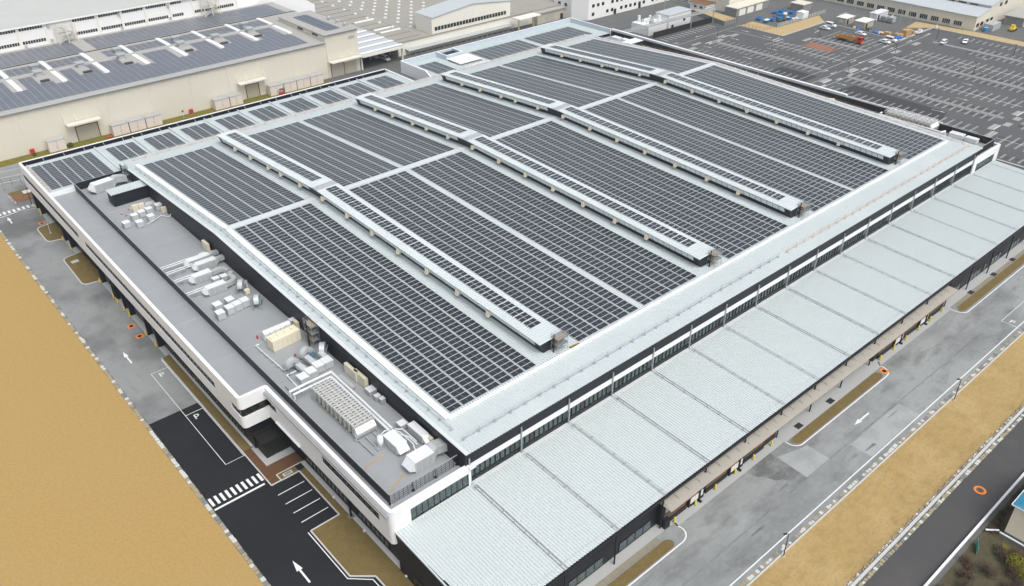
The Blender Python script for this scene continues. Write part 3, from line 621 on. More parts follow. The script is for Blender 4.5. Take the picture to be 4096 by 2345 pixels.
# ---------------- office wing on the west side, rear wing, second rear block, east strip ----------------
OFF = [(14.2,0),(0,0),(0,36.5),(-4.7,36.5),(-4.7,161.2),(107.3,161.2),(107.3,143.5)]
def rounded(pts, radii, n=5):
    out = []
    for i, p in enumerate(pts):
        r = radii[i]
        if r <= 0 or i in (0, len(pts)-1): out.append(Vector(p)); continue
        P = Vector(p); A = (Vector(pts[i-1])-P).normalized(); B = (Vector(pts[i+1])-P).normalized()
        p0, p1 = P+A*r, P+B*r; c = P+A*r+B*r
        a0 = math.atan2(*(p0-c).yx); a1 = math.atan2(*(p1-c).yx)
        d = (a1-a0+PI) % (2*PI)-PI
        for j in range(n+1): a = a0+d*j/n; out.append(c+Vector((math.cos(a), math.sin(a)))*r)
    return out
def wallstrip(b, pts, t, z0, z1, mi=0):      # wall of thickness t to the right of the path
    n = len(pts); N = []
    for i in range(n):
        d = Vector((0,0))
        if i > 0: d += (pts[i]-pts[i-1]).normalized()
        if i < n-1: d += (pts[i+1]-pts[i]).normalized()
        d.normalize(); k = Vector((d.y,-d.x))
        if 0 < i < n-1:
            e = (pts[i]-pts[i-1]).normalized(); q = max(.5, abs(e.dot(d))); k /= q
        N.append(pts[i]+k*t)
    for i in range(n-1):
        a, c = pts[i], pts[i+1]; p, q = N[i], N[i+1]
        b.poly([(*a,z0),(*a,z1),(*c,z1),(*c,z0)], mi); b.poly([(*p,z0),(*q,z0),(*q,z1),(*p,z1)], mi)
        b.poly([(*a,z1),(*p,z1),(*q,z1),(*c,z1)], mi); b.poly([(*a,z0),(*c,z0),(*q,z0),(*p,z0)], mi)
    for a, p in ((pts[0],N[0]),(pts[-1],N[-1])): b.poly([(*a,z0),(*p,z0),(*p,z1),(*a,z1)], mi)
RAD = [0,.75,.01,.75,.75,.3,0]
path = rounded(OFF, RAD)
b = W(fac); pw = [Vector((3.35,0))]+[p for p in path if p.x < 3.3 or p.y > 1]; wallstrip(b, pw, .45, 9.7, 12.06); wallstrip(b, [Vector((14.2,0)),Vector((3.35,0))], .45, 10.75, 12.06); wallstrip(b, path, .32, 5.75, 8.1)
# solid stretches of the middle band
def seg(p, q): return [Vector(p), Vector(q)]
for s_ in (rounded([(14.2,0),(0,0),(0,3.1)], [0,.75,0]), seg((0,18.95),(0,33.4)), seg((-4.7,40.3),(-4.7,46.4)), seg((-4.7,112.9),(-4.7,117.0)), rounded([(-4.7,160.2),(-4.7,161.2),(107.3,161.2)], [0,.75,0])):
    if s_[0] == Vector((14.2,0)):
        wallstrip(b, s_[6-0:] if False else [p for p in s_ if p.x < 3.4 or True and p.x < 3.4], .45, 8.1, 9.7) if False else None
        pr = [Vector((3.35,0))]+[p for p in s_ if p.x < 3.3]
        wallstrip(b, pr, .45, 8.1, 9.7); wallstrip(b, seg((14.2,0),(13.75,0)), .45, 7.95, 10.72)
    else: wallstrip(b, s_, .45, 8.1, 9.7)
wallstrip(b, seg((3.35,-.004),(0.8,-.004)), .4, 5.75, 8.3)
b.box(.02,26.0,6.35,-.35,34.0,6.52)
wf = b.build('white_facade', 'white_panel', fac)
b = W(fac); wallstrip(b, rounded(OFF, RAD), .62, 12.065, 12.13); b.build('parapet_coping', 'coping', fac)
b = W(fac); b.box(13.75,-.35,11.6,14.9,.9,12.1); b.build('parapet_end', 'white_panel', fac)
# dark ground floor set back under the white bands
b = W(fac)
b.box(1.5,.4,0,13.4,36.9,11.0); b.box(-3.3,37.4,0,13.4,160.6,11.0); b.box(13.9,139.6,0,106.8,160.6,11.0); b.box(-4.2,37,5.74,13.4,160.7,5.9); b.box(.4,.4,5.72,13.4,37,5.9)
b.build('ground_floor', 'dark_cladding', fac)
def stripwin(p, q, z0, z1, n, inset=.22, glass='dark_glass'):
    P, Q = Vector(p), Vector(q); d = (Q-P)/n; nn = Vector((d.y,-d.x)).normalized(); f = W(fac); g = W(fac)
    a = P+nn*inset; c = Q+nn*inset
    for i in range(n):
        u, v_ = a+d*i, a+d*(i+1); j = nn*(.015*random.random())
        g.poly([(*(u+j),z0),(*(v_+j),z0),(*v_,z1),(*u,z1)])
    for i in range(n+1):
        u = a+d*i-nn*.06; e = d.normalized()*.05
        f.prism([(u-e)[:2],(u+e)[:2],(u+e+nn*.1)[:2],(u-e+nn*.1)[:2]], z0, z1)
    f.prism([(a-nn*.07)[:2],(c-nn*.07)[:2],(c+nn*.05)[:2],(a+nn*.05)[:2]], z0-.0, z0+.13)
    f.prism([(a-nn*.07)[:2],(c-nn*.07)[:2],(c+nn*.05)[:2],(a+nn*.05)[:2]], z1-.1, z1)
    fr = f.build('window', 'dark_frame', fac); g.build('pane', glass, fr)
stripwin((13.75,0), (3.35,0), 8.3, 10.75, 10, .18, 'window_glass')
stripwin((0,3.1), (0,18.95), 8.1, 9.7, 11)
stripwin((0,26.0), (0,33.0), 6.55, 7.7, 4, .1)
stripwin((0,33.4), (0,36.5), 8.1, 9.7, 2, .3)
stripwin((-.3,36.5), (-4.3,36.5), 8.1, 9.7, 4, .3)
stripwin((-4.7,36.9), (-4.7,40.3), 8.1, 9.7, 3, .3)
stripwin((-4.7,46.4), (-4.7,112.9), 8.1, 9.7, 46)
stripwin((-4.7,117), (-4.7,160.2), 8.1, 9.7, 30)
# ground floor glazing on the west
for y0, y1, x in ((4,12.6,1.5),(14.5,28.5,1.5),(41,73,-3.3),(128.5,134,-3.3),(112,124,-3.3),(138,157,-3.3)):
    n = max(2, int((y1-y0)/1.15)); stripwin((x-.12,y0), (x-.12,y1), .4, 3.0, n, .06)
for y in (77,82.5,92,95.5,100.2,101.8,109.4,130.6,135.2,154,158.4):
    b = W(fac); b.box(-4.4,y,0,-3.31,y+.35,5.7); b.build('column', 'dark_cladding', fac)
for y0, y1 in ((78,82),(83.5,91),(96.5,99.5),(103,109)):
    b = W(fac); b.box(-3.55,y0,.6,-3.31,y1,4.2); b.build('dock_door', 'louver_panel', fac)
# entrance porch
b = W(fac); b.box(-3.4,33.5,3.3,1.5,39.4,3.5); b.box(-3.4,33.5,3.5,-3.25,39.4,3.75); b.box(-3.25,33.5,3.5,1.5,33.65,3.75); b.box(-3.25,36.4,3.5,1.5,36.5,3.65); b.box(-3.0,33.9,0,-2.6,39,3.3); b.box(-2.6,33.9,0,1.4,34.2,3.3)
b.build('entrance_porch', 'black', fac)
b = W(fac); b.box(13.4,.45,11.0,-.4,36.9,11.3); b.box(-4.25,36.95,11.0,13.4,136.1,11.3); b.build('office_deck', 'deck', fac)
for y in (49.5,64.5,71.2,79.0,97,110,118.6): b = W(fac); b.box(-4.2,y,11.3,13.2,y+.07,11.35); b.build('deck_seam', 'unit_grey', fac)
b = W(fac)
b.tube((.95,1.6,11.42),(.95,9.0,11.42),.035); b.tube((.95,9.0,11.42),(1.3,9.3,11.42),.035)
b.build('deck_conduit', 'galv_steel', fac)
b = W(fac)
for y0, y1 in ((33.0,36.2),): b.box(3.0,y0-.1,11.3,5.9,y1-1.0,11.62)
b.build('deck_plinth', 'deck', fac)
# penthouse box by the north-west corner of the deck
b = W(fac); b.box(5.4,120.9,11.3,13.49,124.4,14.3); pb = b.build('roof_penthouse', 'dark_cladding', fac)
b = W(fac); corr(b, 5.2, 13.6, [(120.7,14.33),(124.5,14.42)], 'y', .5, .09); b.build('penthouse_roof', 'galvalume', pb)
# north-west roof wing with inner parapet
b = W(fac); corr(b, -4.2, 106.9, [(136.4,12.06),(158.6,11.75)], 'y', .5, .085); wg = b.build('wing_roof', 'galvalume', fac)
b = W(fac); b.box(-4.25,136.1,11.3,1.6,136.4,12.35); b.box(1.6,135.85,11.3,13.4,136.4,11.95); b.build('wing_parapet', 'coping', fac)
b = W(fac); b.box(-4.2,158.6,11.1,106.8,160.7,11.15,0); b.box(-4.2,160.5,11.15,106.8,160.74,12.05,0); b.box(-4.2,158.55,11.1,106.8,158.62,11.8,0)
b.build('wing_gutter', 'dark_cladding', fac)
b = W(fac)
for i in range(20): x = 1+5.1*i; b = W(fac); b.tube((x,160.5,12.0),(x,158.9,11.3),.05); b.build('brace', 'flashing', wg)
for i in range(9): x = 13.2+10.15*i; b = W(fac); b.box(x,139.6,12.1,x+.25,158.2,12.32); b.build('cable_duct', 'flashing', wg)
# second rear block with tall white parapet
B2 = [(113,146.5),(113,160.7),(191.8,160.7),(191.8,139.6)]
p2 = rounded(B2, [0,.5,.3,0])
b = W(fac); wallstrip(b, p2, .4, 10.0, 13.55, 0)
b.poly([(113.0,146.5,13.55),(113.0,144.0,12.2),(113.0,143.0,9.2),(113.0,146.5,10.0)]); b.box(113.0,160.69,9.7,113.4,139.6,9.99)
b2 = b.build('rear_block_parapet', 'white_panel', fac)
b = W(fac); wallstrip(b, p2, .55, 13.555, 13.62); b.hexa([(112.98,143.6,12.0),(113.5,143.6,12.0),(113.5,146.5,13.5),(112.98,146.5,13.5),(112.98,143.6,12.12),(113.5,143.6,12.12),(113.5,146.5,13.62),(112.98,146.5,13.62)])
b.build('parapet_coping', 'coping', b2)
b = W(fac); wallstrip(b, [p-Vector((0,0)) for p in rounded([(113.42,146.5),(113.42,160.28),(191.38,160.28),(191.38,139.6)], [0,.1,.1,0])], .03, 11.9, 13.54); b.build('parapet_lining', 'parapet_inside', b2)
b = W(fac); b.box(113.4,139.6,9.7,191.4,160.3,11.85); b.build('rear_block_core', 'dark_cladding', fac)
b = W(fac); corr(b, 113.5, 191.3, [(139.7,12.05),(160.2,11.88)], 'y', .5, .085); b.build('rear_block_roof', 'galvalume', fac)
b = W(fac); b.box(127.6,154.6,11.9,134.6,154.9,13.6); b.box(127.6,154.9,11.9,127.9,160.25,13.6); b.box(134.3,154.9,11.9,134.6,160.25,13.6); b.box(127.9,159.9,11.9,134.3,160.25,13.6)
sh = b.build('light_shaft', 'parapet_inside', fac)
b = W(fac); b.box(127.5,154.5,13.605,134.7,155.0,13.68); b.box(127.5,155.0,13.605,128.0,160.3,13.68); b.box(134.2,155.0,13.605,134.7,160.3,13.68); b.build('shaft_coping', 'coping', sh)
b = W(fac); b.box(127.9,154.9,11.95,134.3,159.9,12.9); b.build('shaft_opening', 'black', sh)
b = W(fac); corr(b, 127.4, 136.2, [(146.6,12.6),(153.9,12.75)], 'y', .45, .07); b.box(127.3,153.9,11.95,136.3,154.2,12.8); b.box(136.0,145.2,11.95,136.4,153.9,12.7); b.box(128.5,143.4,12.0,137.2,143.7,12.7); b.build('lower_roof', 'coping', fac)
# east strip: deck, front tower, parapet
b = W(fac); b.box(178.15,.5,11.0,191.4,139.2,11.3); b.box(178.2,.6,0,191.2,139.2,10.9); b.build('east_deck', 'deck', fac)
b = W(fac)
for s_ in (rounded([(191.8,16),(191.8,0),(176.75,0)], [0,.4,0]),):
    wallstrip(b, s_, .45, 10.4, 12.06); wallstrip(b, s_, .4, 7.3, 7.7)
wallstrip(b, seg((191.8,1),(191.8,139.6)), .4, 6, 10.4); wallstrip(b, seg((191.8,16),(191.8,139.6)), .4, 10.4, 13.3)
b.box(176.75,.0,7.3,178.6,.4,10.39); b.box(189.0,0,7.7,191.4,.4,10.39)
b.build('white_facade', 'white_panel', fac)
b = W(fac); wallstrip(b, rounded([(191.8,16),(191.8,0),(176.75,0)], [0,.4,0]), .62, 12.065, 12.13); wallstrip(b, seg((191.75,45.0),(191.75,139.6)), 1.0, 13.305, 13.6); b.build('parapet_coping', 'coping', fac)
stripwin((189.0,0), (178.6,0), 7.7, 10.4, 9, .2, 'window_glass')
b = W(fac); b.box(189.3,-18.4,7.0,189.7,-.05,7.9); b.build('canopy_end', 'dark_cladding', can)
# stair box on the far east corner
b = W(fac); b.box(178.6,121.2,11.3,188.4,124.8,13.9); sb = b.build('roof_penthouse', 'dark_cladding', fac)
b = W(fac); corr(b, 178.4, 188.6, [(121.0,13.93),(125,14.0)], 'y', .5, .08); b.build('penthouse_roof', 'coping', sb)
# =====================================================================
# SOLAR PANELS
# =====================================================================
PW, PL, PP = 2.31, 1.15, 1.19
def panel_geo(b, x, y, z, sl, w=PW, l=PL, half=True, hg=.012):
    """x,y,z lower left corner; rows run along y with slope sl"""
    t = math.tan(sl)
    def Z(dy): return z+dy*t
    x1, y1 = x+w, y+l
    P = [(x,y,Z(0)-.05),(x1,y,Z(0)-.05),(x1,y1,Z(l)-.05),(x,y1,Z(l)-.05),(x,y,Z(0)),(x1,y,Z(0)),(x1,y1,Z(l)),(x,y1,Z(l))]
    i = [b._v(p) for p in P]
    for q in ((4,5,6,7),(0,1,5,4),(1,2,6,5),(2,3,7,6),(3,0,4,7)): b.f.append([i[k] for k in q]); b.m.append(0)
    g = .052; h = .006
    xs = [(x+g,(x+x1)/2-hg),((x+x1)/2+hg,x1-g)] if half else [(x+g,x1-g)]
    for a, c in xs: b.poly([(a,y+g,Z(g)+h),(c,y+g,Z(g)+h),(c,y1-g,Z(l-g)+h),(a,y1-g,Z(l-g)+h)], 1)
PANEL_LABEL = 'dark solar panel in the roof block nearest the white office corner'
pb_ = MB(); panel_geo(pb_, 0, 0, 0, 0)
pan = pb_.build('solar_panel', ['pv_frame','pv_glass'])
tag(pan, PANEL_LABEL, 'solar panel', 'solar panels of the block beside the office roof')
far_pv = MB()
COLS = [16.95+2.57*i for i in range(7)]
c2 = [44.4+2.57*i for i in range(6)]+[61.0+2.57*i for i in range(6)]
c3 = [86.0+2.57*i for i in range(8)]
c4 = [116.2+2.57*i for i in range(6)]+[132.6+2.57*i for i in range(6)]
c5 = [157.3+2.57*i for i in range(7)]
PVZ = .19
ROW_F = [8.25+PP*i for i in range(61)]; ROW_R = [83.2+PP*i for i in range(41)]
first = True; indiv = 0
for gi, cols in enumerate((COLS, c2, c3, c4, c5)):
    for x in cols:
        for ri, y in enumerate(ROW_F):
            if gi == 0 and ri < 42:
                o = pan if first else pan.copy()
                if not first: COL.objects.link(o)
                first = False; indiv += 1
                o.location = (x, y, zr(y)+PVZ); o.rotation_euler = (FRONT_SL,0,0)
            else: panel_geo(far_pv, x, y, zr(y)+PVZ, FRONT_SL)
        for y in ROW_R: panel_geo(far_pv, x, y, zr(y)+PVZ, REAR_SL)
for mx in MON:
    y = 13.75
    while y < 79: 
        for dy in (0, 1.02): panel_geo(far_pv, mx+.45, y+dy, zr(y+dy)+2.42+.22, FRONT_SL, 2.55, 1.0, True, .035)
        y += 2.22
    y = 86.0
    while y < 128.5:
        for dy in (0, 1.02): panel_geo(far_pv, mx+.45, y+dy, zr(y+dy)+2.42+.22, REAR_SL, 2.55, 1.0, True, .035)
        y += 2.22 if mx < 140 else 1.98
WS = math.atan(-.31/22.2)
def zw(y): return 12.06-(y-136.4)*.31/22.2
wc = [(-3.1+2.5*i, 138.4) for i in range(6)]+[(15.2+10.15*j+2.52*i, 140.2) for j in range(9) for i in range(3)]
for x, y0 in wc:
    y = y0
    while y < 155.6: panel_geo(far_pv, x, y, zw(y)+.17, WS, 2.28); y += PP
def zb(y): return 12.05-(y-139.7)*.17/20.5
for x in [116.8+2.5*i for i in range(3)]+[138.6+2.53*i for i in range(9)]+[163.6+2.53*i for i in range(9)]:
    y = 143.2
    while y < 155.6: panel_geo(far_pv, x, y, zb(y)+.17, math.atan(-.17/20.5), 2.28); y += PP
o = far_pv.build('solar_panels', ['pv_frame','pv_glass'])
tag(o, 'large field of dark solar panels covering the rest of the long factory roof', 'solar panels', kind='stuff')
# =====================================================================
# GUARD RAILS, SCREENS AND SCAFFOLDS ON THE ROOF
# =====================================================================
def guard_rail(label, pts, m, group='temporary guard rails round the factory roof'):
    t = thing('guard_rail', label, 'guard rail', pts[0], 0, group)
    pb = W(t); p0 = Vector(pts[0])
    pb.tube(p0, p0+Vector((0,0,1.05)), .035, 5); pb.box(p0.x-.4,p0.y-.05,p0.z-.0,p0.x+.4,p0.y+.05,p0.z+.06); pb.box(p0.x-.05,p0.y-.3,p0.z,p0.x+.05,p0.y+.3,p0.z+.062)
    po = pb.build('post', m, t)
    for p in pts[1:]:
        o = po.copy(); COL.objects.link(o); o.parent = t; o.location = Vector(p)-p0
    rb = W(t)
    for a, c in zip(pts, pts[1:]):
        for h in (.55, 1.0): rb.tube(Vector(a)+Vector((0,0,h)), Vector(c)+Vector((0,0,h)), .022, 5)
    rb.build('rail', m, t)
    rb = W(t)
    for i, (a, c) in enumerate(zip(pts, pts[1:])):
        A = Vector(a); C_ = Vector(c); mid = (A+C_)/2+Vector((0,0,.12))
        rb.tube(A+Vector((0,0,.35)), mid, .03, 4); rb.tube(mid, C_+Vector((0,0,.35)), .03, 4)
    rb.build('safety_rope', 'blue_steel' if m == 'galv_steel' else m, t)
    return t
guard_rail('steel guard rail along the front eave, left half above the big canopy', [(14.8+3.05*i,2.4,zr(2.4)+.1) for i in range(27)], 'galv_steel')
guard_rail('orange guard rail along the front eave, far half towards the car park', [(97.15+3.05*i,2.4,zr(2.4)+.1) for i in range(27)], 'rail_orange')
guard_rail('steel guard rail on the roof edge above the office deck and its air handlers', [(14.75,5.2+2.85*i,zr(5.2+2.85*i)+.1) for i in range(45)], 'galv_steel')
guard_rail('orange guard rail along the rear eave beside the lower rear roofs', [(16.5+3.0*i,137.3,zr(137.3)+.1) for i in range(54)], 'rail_orange')
guard_rail('orange guard rail along the east roof edge above the car park', [(176.9,4.0+3.0*i,zr(4.0+3.0*i)+.1) for i in range(44)], 'rail_orange')
guard_rail('short orange guard rail on the low roof wing behind the far left parapet', [(-3.75,138+2.0*i,12.15) for i in range(10)], 'rail_orange')
def louvre_screen(label, p, q, z0, z1, m='dark_cladding', solid=True, side=1):
    t = thing('louvre_screen', label, 'screen', (*p, z0), 0, 'screens round the roof plant')
    P, Q = Vector(p), Vector(q); d = (Q-P).normalized(); L = (Q-P).length; n = Vector((-d.y,d.x))*side
    b = W(t); k = 6 if solid else 5
    for i in range(k):
        h0 = z0+.12+(z1-z0-.2)*i/k; h1 = h0+(z1-z0-.2)/k*(.86 if solid else .09)
        b.prism([P[:],Q[:],(Q+n*.05)[:],(P+n*.05)[:]], h0, h1)
    if solid: b.prism([(P-n*.02)[:],(Q-n*.02)[:],(Q-n*.01)[:],(P-n*.01)[:]], z0+.1, z1-.02)
    b.build('louvre_panel', m, t)
    b = W(t); b.prism([(P-n*.06)[:],(Q-n*.06)[:],(Q+n*.09)[:],(P+n*.09)[:]], z1, z1+.09); b.build('top_rail', 'galv_steel', t)
    k = max(1, round(L/(3.4 if solid else 3.9)))
    for i in range(k+1):
        c = P+d*(L*i/k)+n*.14; b = W(t); b.tube((*c,z0),(*c,z1),.06,5); b.tube((*(c+n*.75),z0+.1),(*c,z1-.5),.028,4); b.box(c.x-.2,c.y-.2,z0,c.x+.2,c.y+.2,z0+.14); b.build('post', ('unit_grey' if m == 'dark_cladding' else 'louver_panel') if solid else 'black', t)
    if not solid:
        b = W(t); m_ = int(L/.72)
        for i in range(m_+1): c = P+d*(L*i/m_); b.tube((*c,z0+.1),(*c,z1),.025,4)
        b.build('bars', 'dark_frame', t)
    return t
louvre_screen('long dark louvre screen on the office roof deck, running beside the white parapet', (1.42,2.0), (1.42,136.0), 11.3, 13.3, side=-1)
louvre_screen('open black grid screen across the near end of the office roof deck', (1.5,2.0), (13.3,2.0), 11.3, 13.3, 'dark_frame', False, 1)
louvre_screen('dark slatted screen between the small solar wing and the far end of the office deck', (1.6,135.75), (12.6,135.75), 11.3, 13.3, 'black', True, -1)
louvre_screen('long dark slatted screen inside the east parapet beside the car park', (190.9,31.0), (190.9,138.6), 11.3, 13.25, 'black', True, 1)
louvre_screen('short dark slatted screen at the near end of the east deck beyond the rooftop chiller', (190.9,1.6), (190.9,16.3), 11.3, 13.3, 'black', True, 1)
louvre_screen('dark slatted screen turning across the east deck behind the small white tower', (179.0,1.6), (190.8,1.6), 11.3, 13.3, 'black', True, 1)
def scaffold(label, x, y, z, w=2.4, d=1.7, h=3.4, lv=2, m='galv_steel', deck='wood_plank'):
    t = thing('scaffold_tower', label, 'scaffold', (x,y,z), 0, 'scaffold towers on the factory roof')
    b = W(t)
    for px in (x, x+w):
        for py in (y, y+d): b.tube((px,py,z),(px,py,z+h+.9),.035,5)
    b.build('frame', m, t)
    b = W(t)
    for k in range(1, lv+1):
        zz = z+h*k/lv
        for hh in (.45, .9):
            for px in (x, x+w): b.tube((px,y,zz+hh),(px,y+d,zz+hh),.022,4)
            for py in (y, y+d): b.tube((x,py,zz+hh),(x+w,py,zz+hh),.022,4)
        b.tube((x,y,zz-h/lv),(x+w,y,zz),.022,4); b.tube((x,y+d,zz),(x+w,y+d,zz-h/lv),.022,4)
    b.build('brace', m, t)
    for k in range(1, lv+1):
        zz = z+h*k/lv; b = W(t); b.box(x+.05,y+.05,zz-.05,x+w-.05,y+d-.05,zz); b.build('platform', deck, t)
        b = W(t); b.box(x,y-.03,zz,x+w,y,zz+.18); b.box(x+w,y,zz,x+w+.03,y+d,zz+.18); b.box(x,y+d,zz,x+w,y+d+.03,zz+.18); b.build('toe_board', 'blue_steel', t)
    b = W(t); b.tube((x-.15,y+d*.5,z+h+1.0),(x-.12,y+d*.5+.1,z+h*.5),.10,6); b.tube((x-.12,y+d*.5+.1,z+h*.5),(x-.18,y+d*.5,z),.13,6); b.build('hoist_bag', 'black', t)
    return t
for mx, lb in zip(MON, ('scaffold tower at the end of the roof monitor nearest the office','scaffold tower at the end of the second roof monitor from the office','scaffold tower at the end of the third roof monitor from the office','scaffold tower at the end of the roof monitor nearest the car park')):
    scaffold(lb, mx+1.5, 8.15, zr(8.2)+.1, 2.3, 1.6, 2.6)
scaffold('tall blue and steel scaffold tower rising from the office deck beside a cream chiller box', 12.0, 41.4, 11.3, 1.4, 2.6, 4.4, 3)
scaffold('steel scaffold tower in the far dark corner where the solar wing meets the office deck', 12.2, 132.3, 11.3, 1.2, 1.8, 3.6, 2)
b = MB(); b.hexa([(41.8,7.7,15.3),(44,7.5,15.3),(44,7.9,15.3),(41.8,8.1,15.3),(42,7.7,15.62),(43.8,7.55,15.6),(43.8,7.8,15.6),(42,8.0,15.6)])
o = b.build('green_cloth', 'teal_net'); o.data.materials[0] = M('shrub_yellow'); tag(o, 'yellow green cloth lying by the white tray in front of the first roof monitor', 'cloth')
# =====================================================================
# AIR HANDLERS AND OTHER PLANT ON THE OFFICE DECK
# =====================================================================
DZ = 11.3
def ahu(label, x, y, rz, L=4.2, w=1.5, h=1.35, hood=.8, m='duct_metal', duct=1.6, up=0, group='air handling units on the office deck'):
    """local x runs from the hood (0) to the duct end (L)"""
    t = thing('air_handler', label, 'air handler', (x,y,DZ), rz, group)
    b = MB(); b.box(hood,-w/2+.1,.0,L,-w/2+.25,.28); b.box(hood,w/2-.25,0,L,w/2-.1,.28)
    for i in range(4): xx = hood+.2+(L-hood-.5)*i/3; b.box(xx,-w/2+.26,.05,xx+.12,w/2-.26,.2)
    b.build('base_frame', 'unit_grey', t)
    b = MB(); b.box(hood,-w/2,.29,L,w/2,h+.3); n = 4
    bd = b.build('body', 'ahu_side_shaded', t)
    b = MB(); b.box(hood-.05,-w/2-.05,h+.301,L+.04,w/2+.05,h+.36); b.build('lit_top_cover', 'unit_white', bd)  # white cover paints the lit top of the unit
    b = MB()
    for i in range(3): xx = hood+.25+(L-hood-.4)*i/3; b.box(xx,-w/2-.03,.45,xx+(L-hood)/3-.3,-w/2-.004,h+.12); b.box(xx+.1,-w/2-.09,.8,xx+.2,-w/2-.031,1.0)
    b.build('access_door', 'unit_grey', bd)
    b = MB(); b.hexa([(0,-w/2+.05,h*.55),(hood-.01,-w/2+.05,.5),(hood-.01,w/2-.05,.5),(0,w/2-.05,h*.55),(0,-w/2+.05,h*.55+.06),(hood-.01,-w/2+.05,h+.28),(hood-.01,w/2-.05,h+.28),(0,w/2-.05,h*.55+.06)]); b.build('intake_hood', 'unit_white', t)
    if duct:
        b = MB(); b.hexa([(L+.01,-w/2+.1,.45),(L+.8,-w/2+.3,.7+up),(L+.8,w/2-.3,.7+up),(L+.01,w/2-.1,.45),(L+.01,-w/2+.1,h+.25),(L+.8,-w/2+.3,h+.1+up),(L+.8,w/2-.3,h+.1+up),(L+.01,w/2-.1,h+.25)])
        b.hexa([(L+.8,-w/2+.25,.65+up),(L+duct,-w/2+.15,.65),(L+duct,w/2-.15,.65),(L+.8,w/2-.25,.65+up),(L+.8,-w/2+.25,h+.16+up),(L+duct,-w/2+.15,h+.1),(L+duct,w/2-.15,h+.1),(L+.8,w/2-.25,h+.16+up)])
        b.build('duct', 'duct_metal', t)
    return t
ahu('big white air handler at the far end of the office deck by the slatted screen', 3.4, 131.5, .12, 5.6, 2.3, 2.0, 1.0, 'unit_white', 3.4, .5)
ahu('uppermost air handler of the four long ones, beside the cream panel, with white pipes', 6.3, 83.3, .0, 5.2, 1.45, 1.25, .7, 'duct_metal', 3.0, .3)
ahu('second air handler of the four long ones, close below the uppermost one', 6.9, 80.6, .0, 4.8, 1.5, 1.35, .8, 'duct_metal', 2.8, .1)
ahu('third air handler of the four long ones, with a curved duct behind it', 4.4, 76.4, .0, 4.4, 1.6, 1.45, .8, 'duct_metal', 0)
ahu('lowest air handler of the four long ones, nearest the group of small grey boxes', 4.6, 70.5, .0, 4.5, 1.6, 1.45, .8, 'duct_metal', 0)
ahu('air handler beside the white tank, long side along the deck', 8.6, 8.6, PI/2, 4.4, 1.9, 1.5, .9, 'duct_metal', 0).rotation_euler = (0,0,PI/2)
ahu('slim air handler against the dark wall near the deck end', 12.5, 8.0, PI/2, 4.6, 1.2, 1.4, .9, 'duct_metal', 0)
ahu('large air handler at the near deck end with a wide duct bending to the wall', 6.6, 5.6, .0, 4.4, 2.2, 1.9, 1.0, 'duct_metal', 3.2, .5)
def curved_duct(label, pts, r0, r1, m='duct_metal', w=.9, h=.8, z=DZ+.5, group='curved ducts on the office deck'):
    t = thing('curved_duct', label, 'duct', (pts[0][0],pts[0][1],DZ), 0, group); b = W(t); V = [Vector(p[:2]) for p in pts]; Z = [p[2] if len(p) > 2 else z for p in pts]
    N = []
    for i in range(len(V)):
        d = Vector((0,0))
        if i: d += (V[i]-V[i-1]).normalized()
        if i < len(V)-1: d += (V[i+1]-V[i]).normalized()
        d.normalize(); N.append(Vector((-d.y,d.x))*w/2)
    for i in range(len(V)-1):
        a, c, n0, n1, za, zc_ = V[i], V[i+1], N[i], N[i+1], Z[i], Z[i+1]
        b.hexa([(*(a-n0),za),(*(c-n1),zc_),(*(c+n1),zc_),(*(a+n0),za),(*(a-n0),za+h),(*(c-n1),zc_+h),(*(c+n1),zc_+h),(*(a+n0),za+h)])
    b.build('duct_run', m, t)
    b = W(t)
    for i in range(0, len(V), 2): b.box(V[i].x-.08,V[i].y-.4,DZ,V[i].x+.08,V[i].y+.4,Z[i]-.002)
    b.build('support', 'unit_grey', t)
def bend(cx, cy, r, a0, a1, n=6): return arc(cx, cy, r, a0, a1, n)
curved_duct('curved square duct behind the third long air handler', [(8.85,76.4),(9.6,76.6)]+bend(10.6,75.8,1.0,120,20)+[(11.9,75.0)], 0, 0)
curved_duct('S shaped square duct behind the lowest long air handler', [(9.15,70.5),(10.0,70.6)]+bend(10.3,71.9,1.2,-80,20)+bend(12.6,72.9,1.2,200,110,4), 0, 0)
def box_unit(label, x, y, l, w_, h, m='unit_grey', z=DZ, group='small plant boxes on the office deck', cat='plant box', rz=0):
    t = thing('plant_box', label, cat, (x,y,z), rz, group); b = MB(); b.box(-l/2+.05,-w_/2+.05,0,-l/2+.2,w_/2-.05,.15); b.box(l/2-.2,-w_/2+.05,0,l/2-.05,w_/2-.05,.15); b.build('feet', 'unit_grey', t)
    b = MB(); b.box(-l/2,-w_/2,.151,l/2,w_/2,h); b.build('casing', m, t); b = MB(); b.box(-l/2-.03,-w_/2-.03,h+.001,l/2+.03,w_/2+.03,h+.05); b.build('lid', 'unit_white' if m != 'unit_cream' else m, t)
    return t
BX = [(4.7,64.3,'grey box furthest left of the cluster below the long air handlers'),(3.9,61.4,'grey box with a small round outlet at the lower left of the box cluster'),(6.0,61.9,'first grey box of the tight row of three'),(7.6,62.1,'second grey box of the tight row of three'),(9.2,62.3,'third grey box of the tight row of three'),(7.2,64.4,'grey box standing behind the tight row of three')]
for x, y, l in BX: box_unit(l, x, y, 1.45, 1.6, 1.5, 'ahu_side_shaded')
for x, y, l in ((8.8,74.2,'small grey box beside the third long air handler'),(10.4,74.0,'larger grey box between the third and fourth long air handlers'),(10.9,84.9,'flat grey box beside the cream panel')): box_unit(l, x, y, 1.3, 1.2, .95)
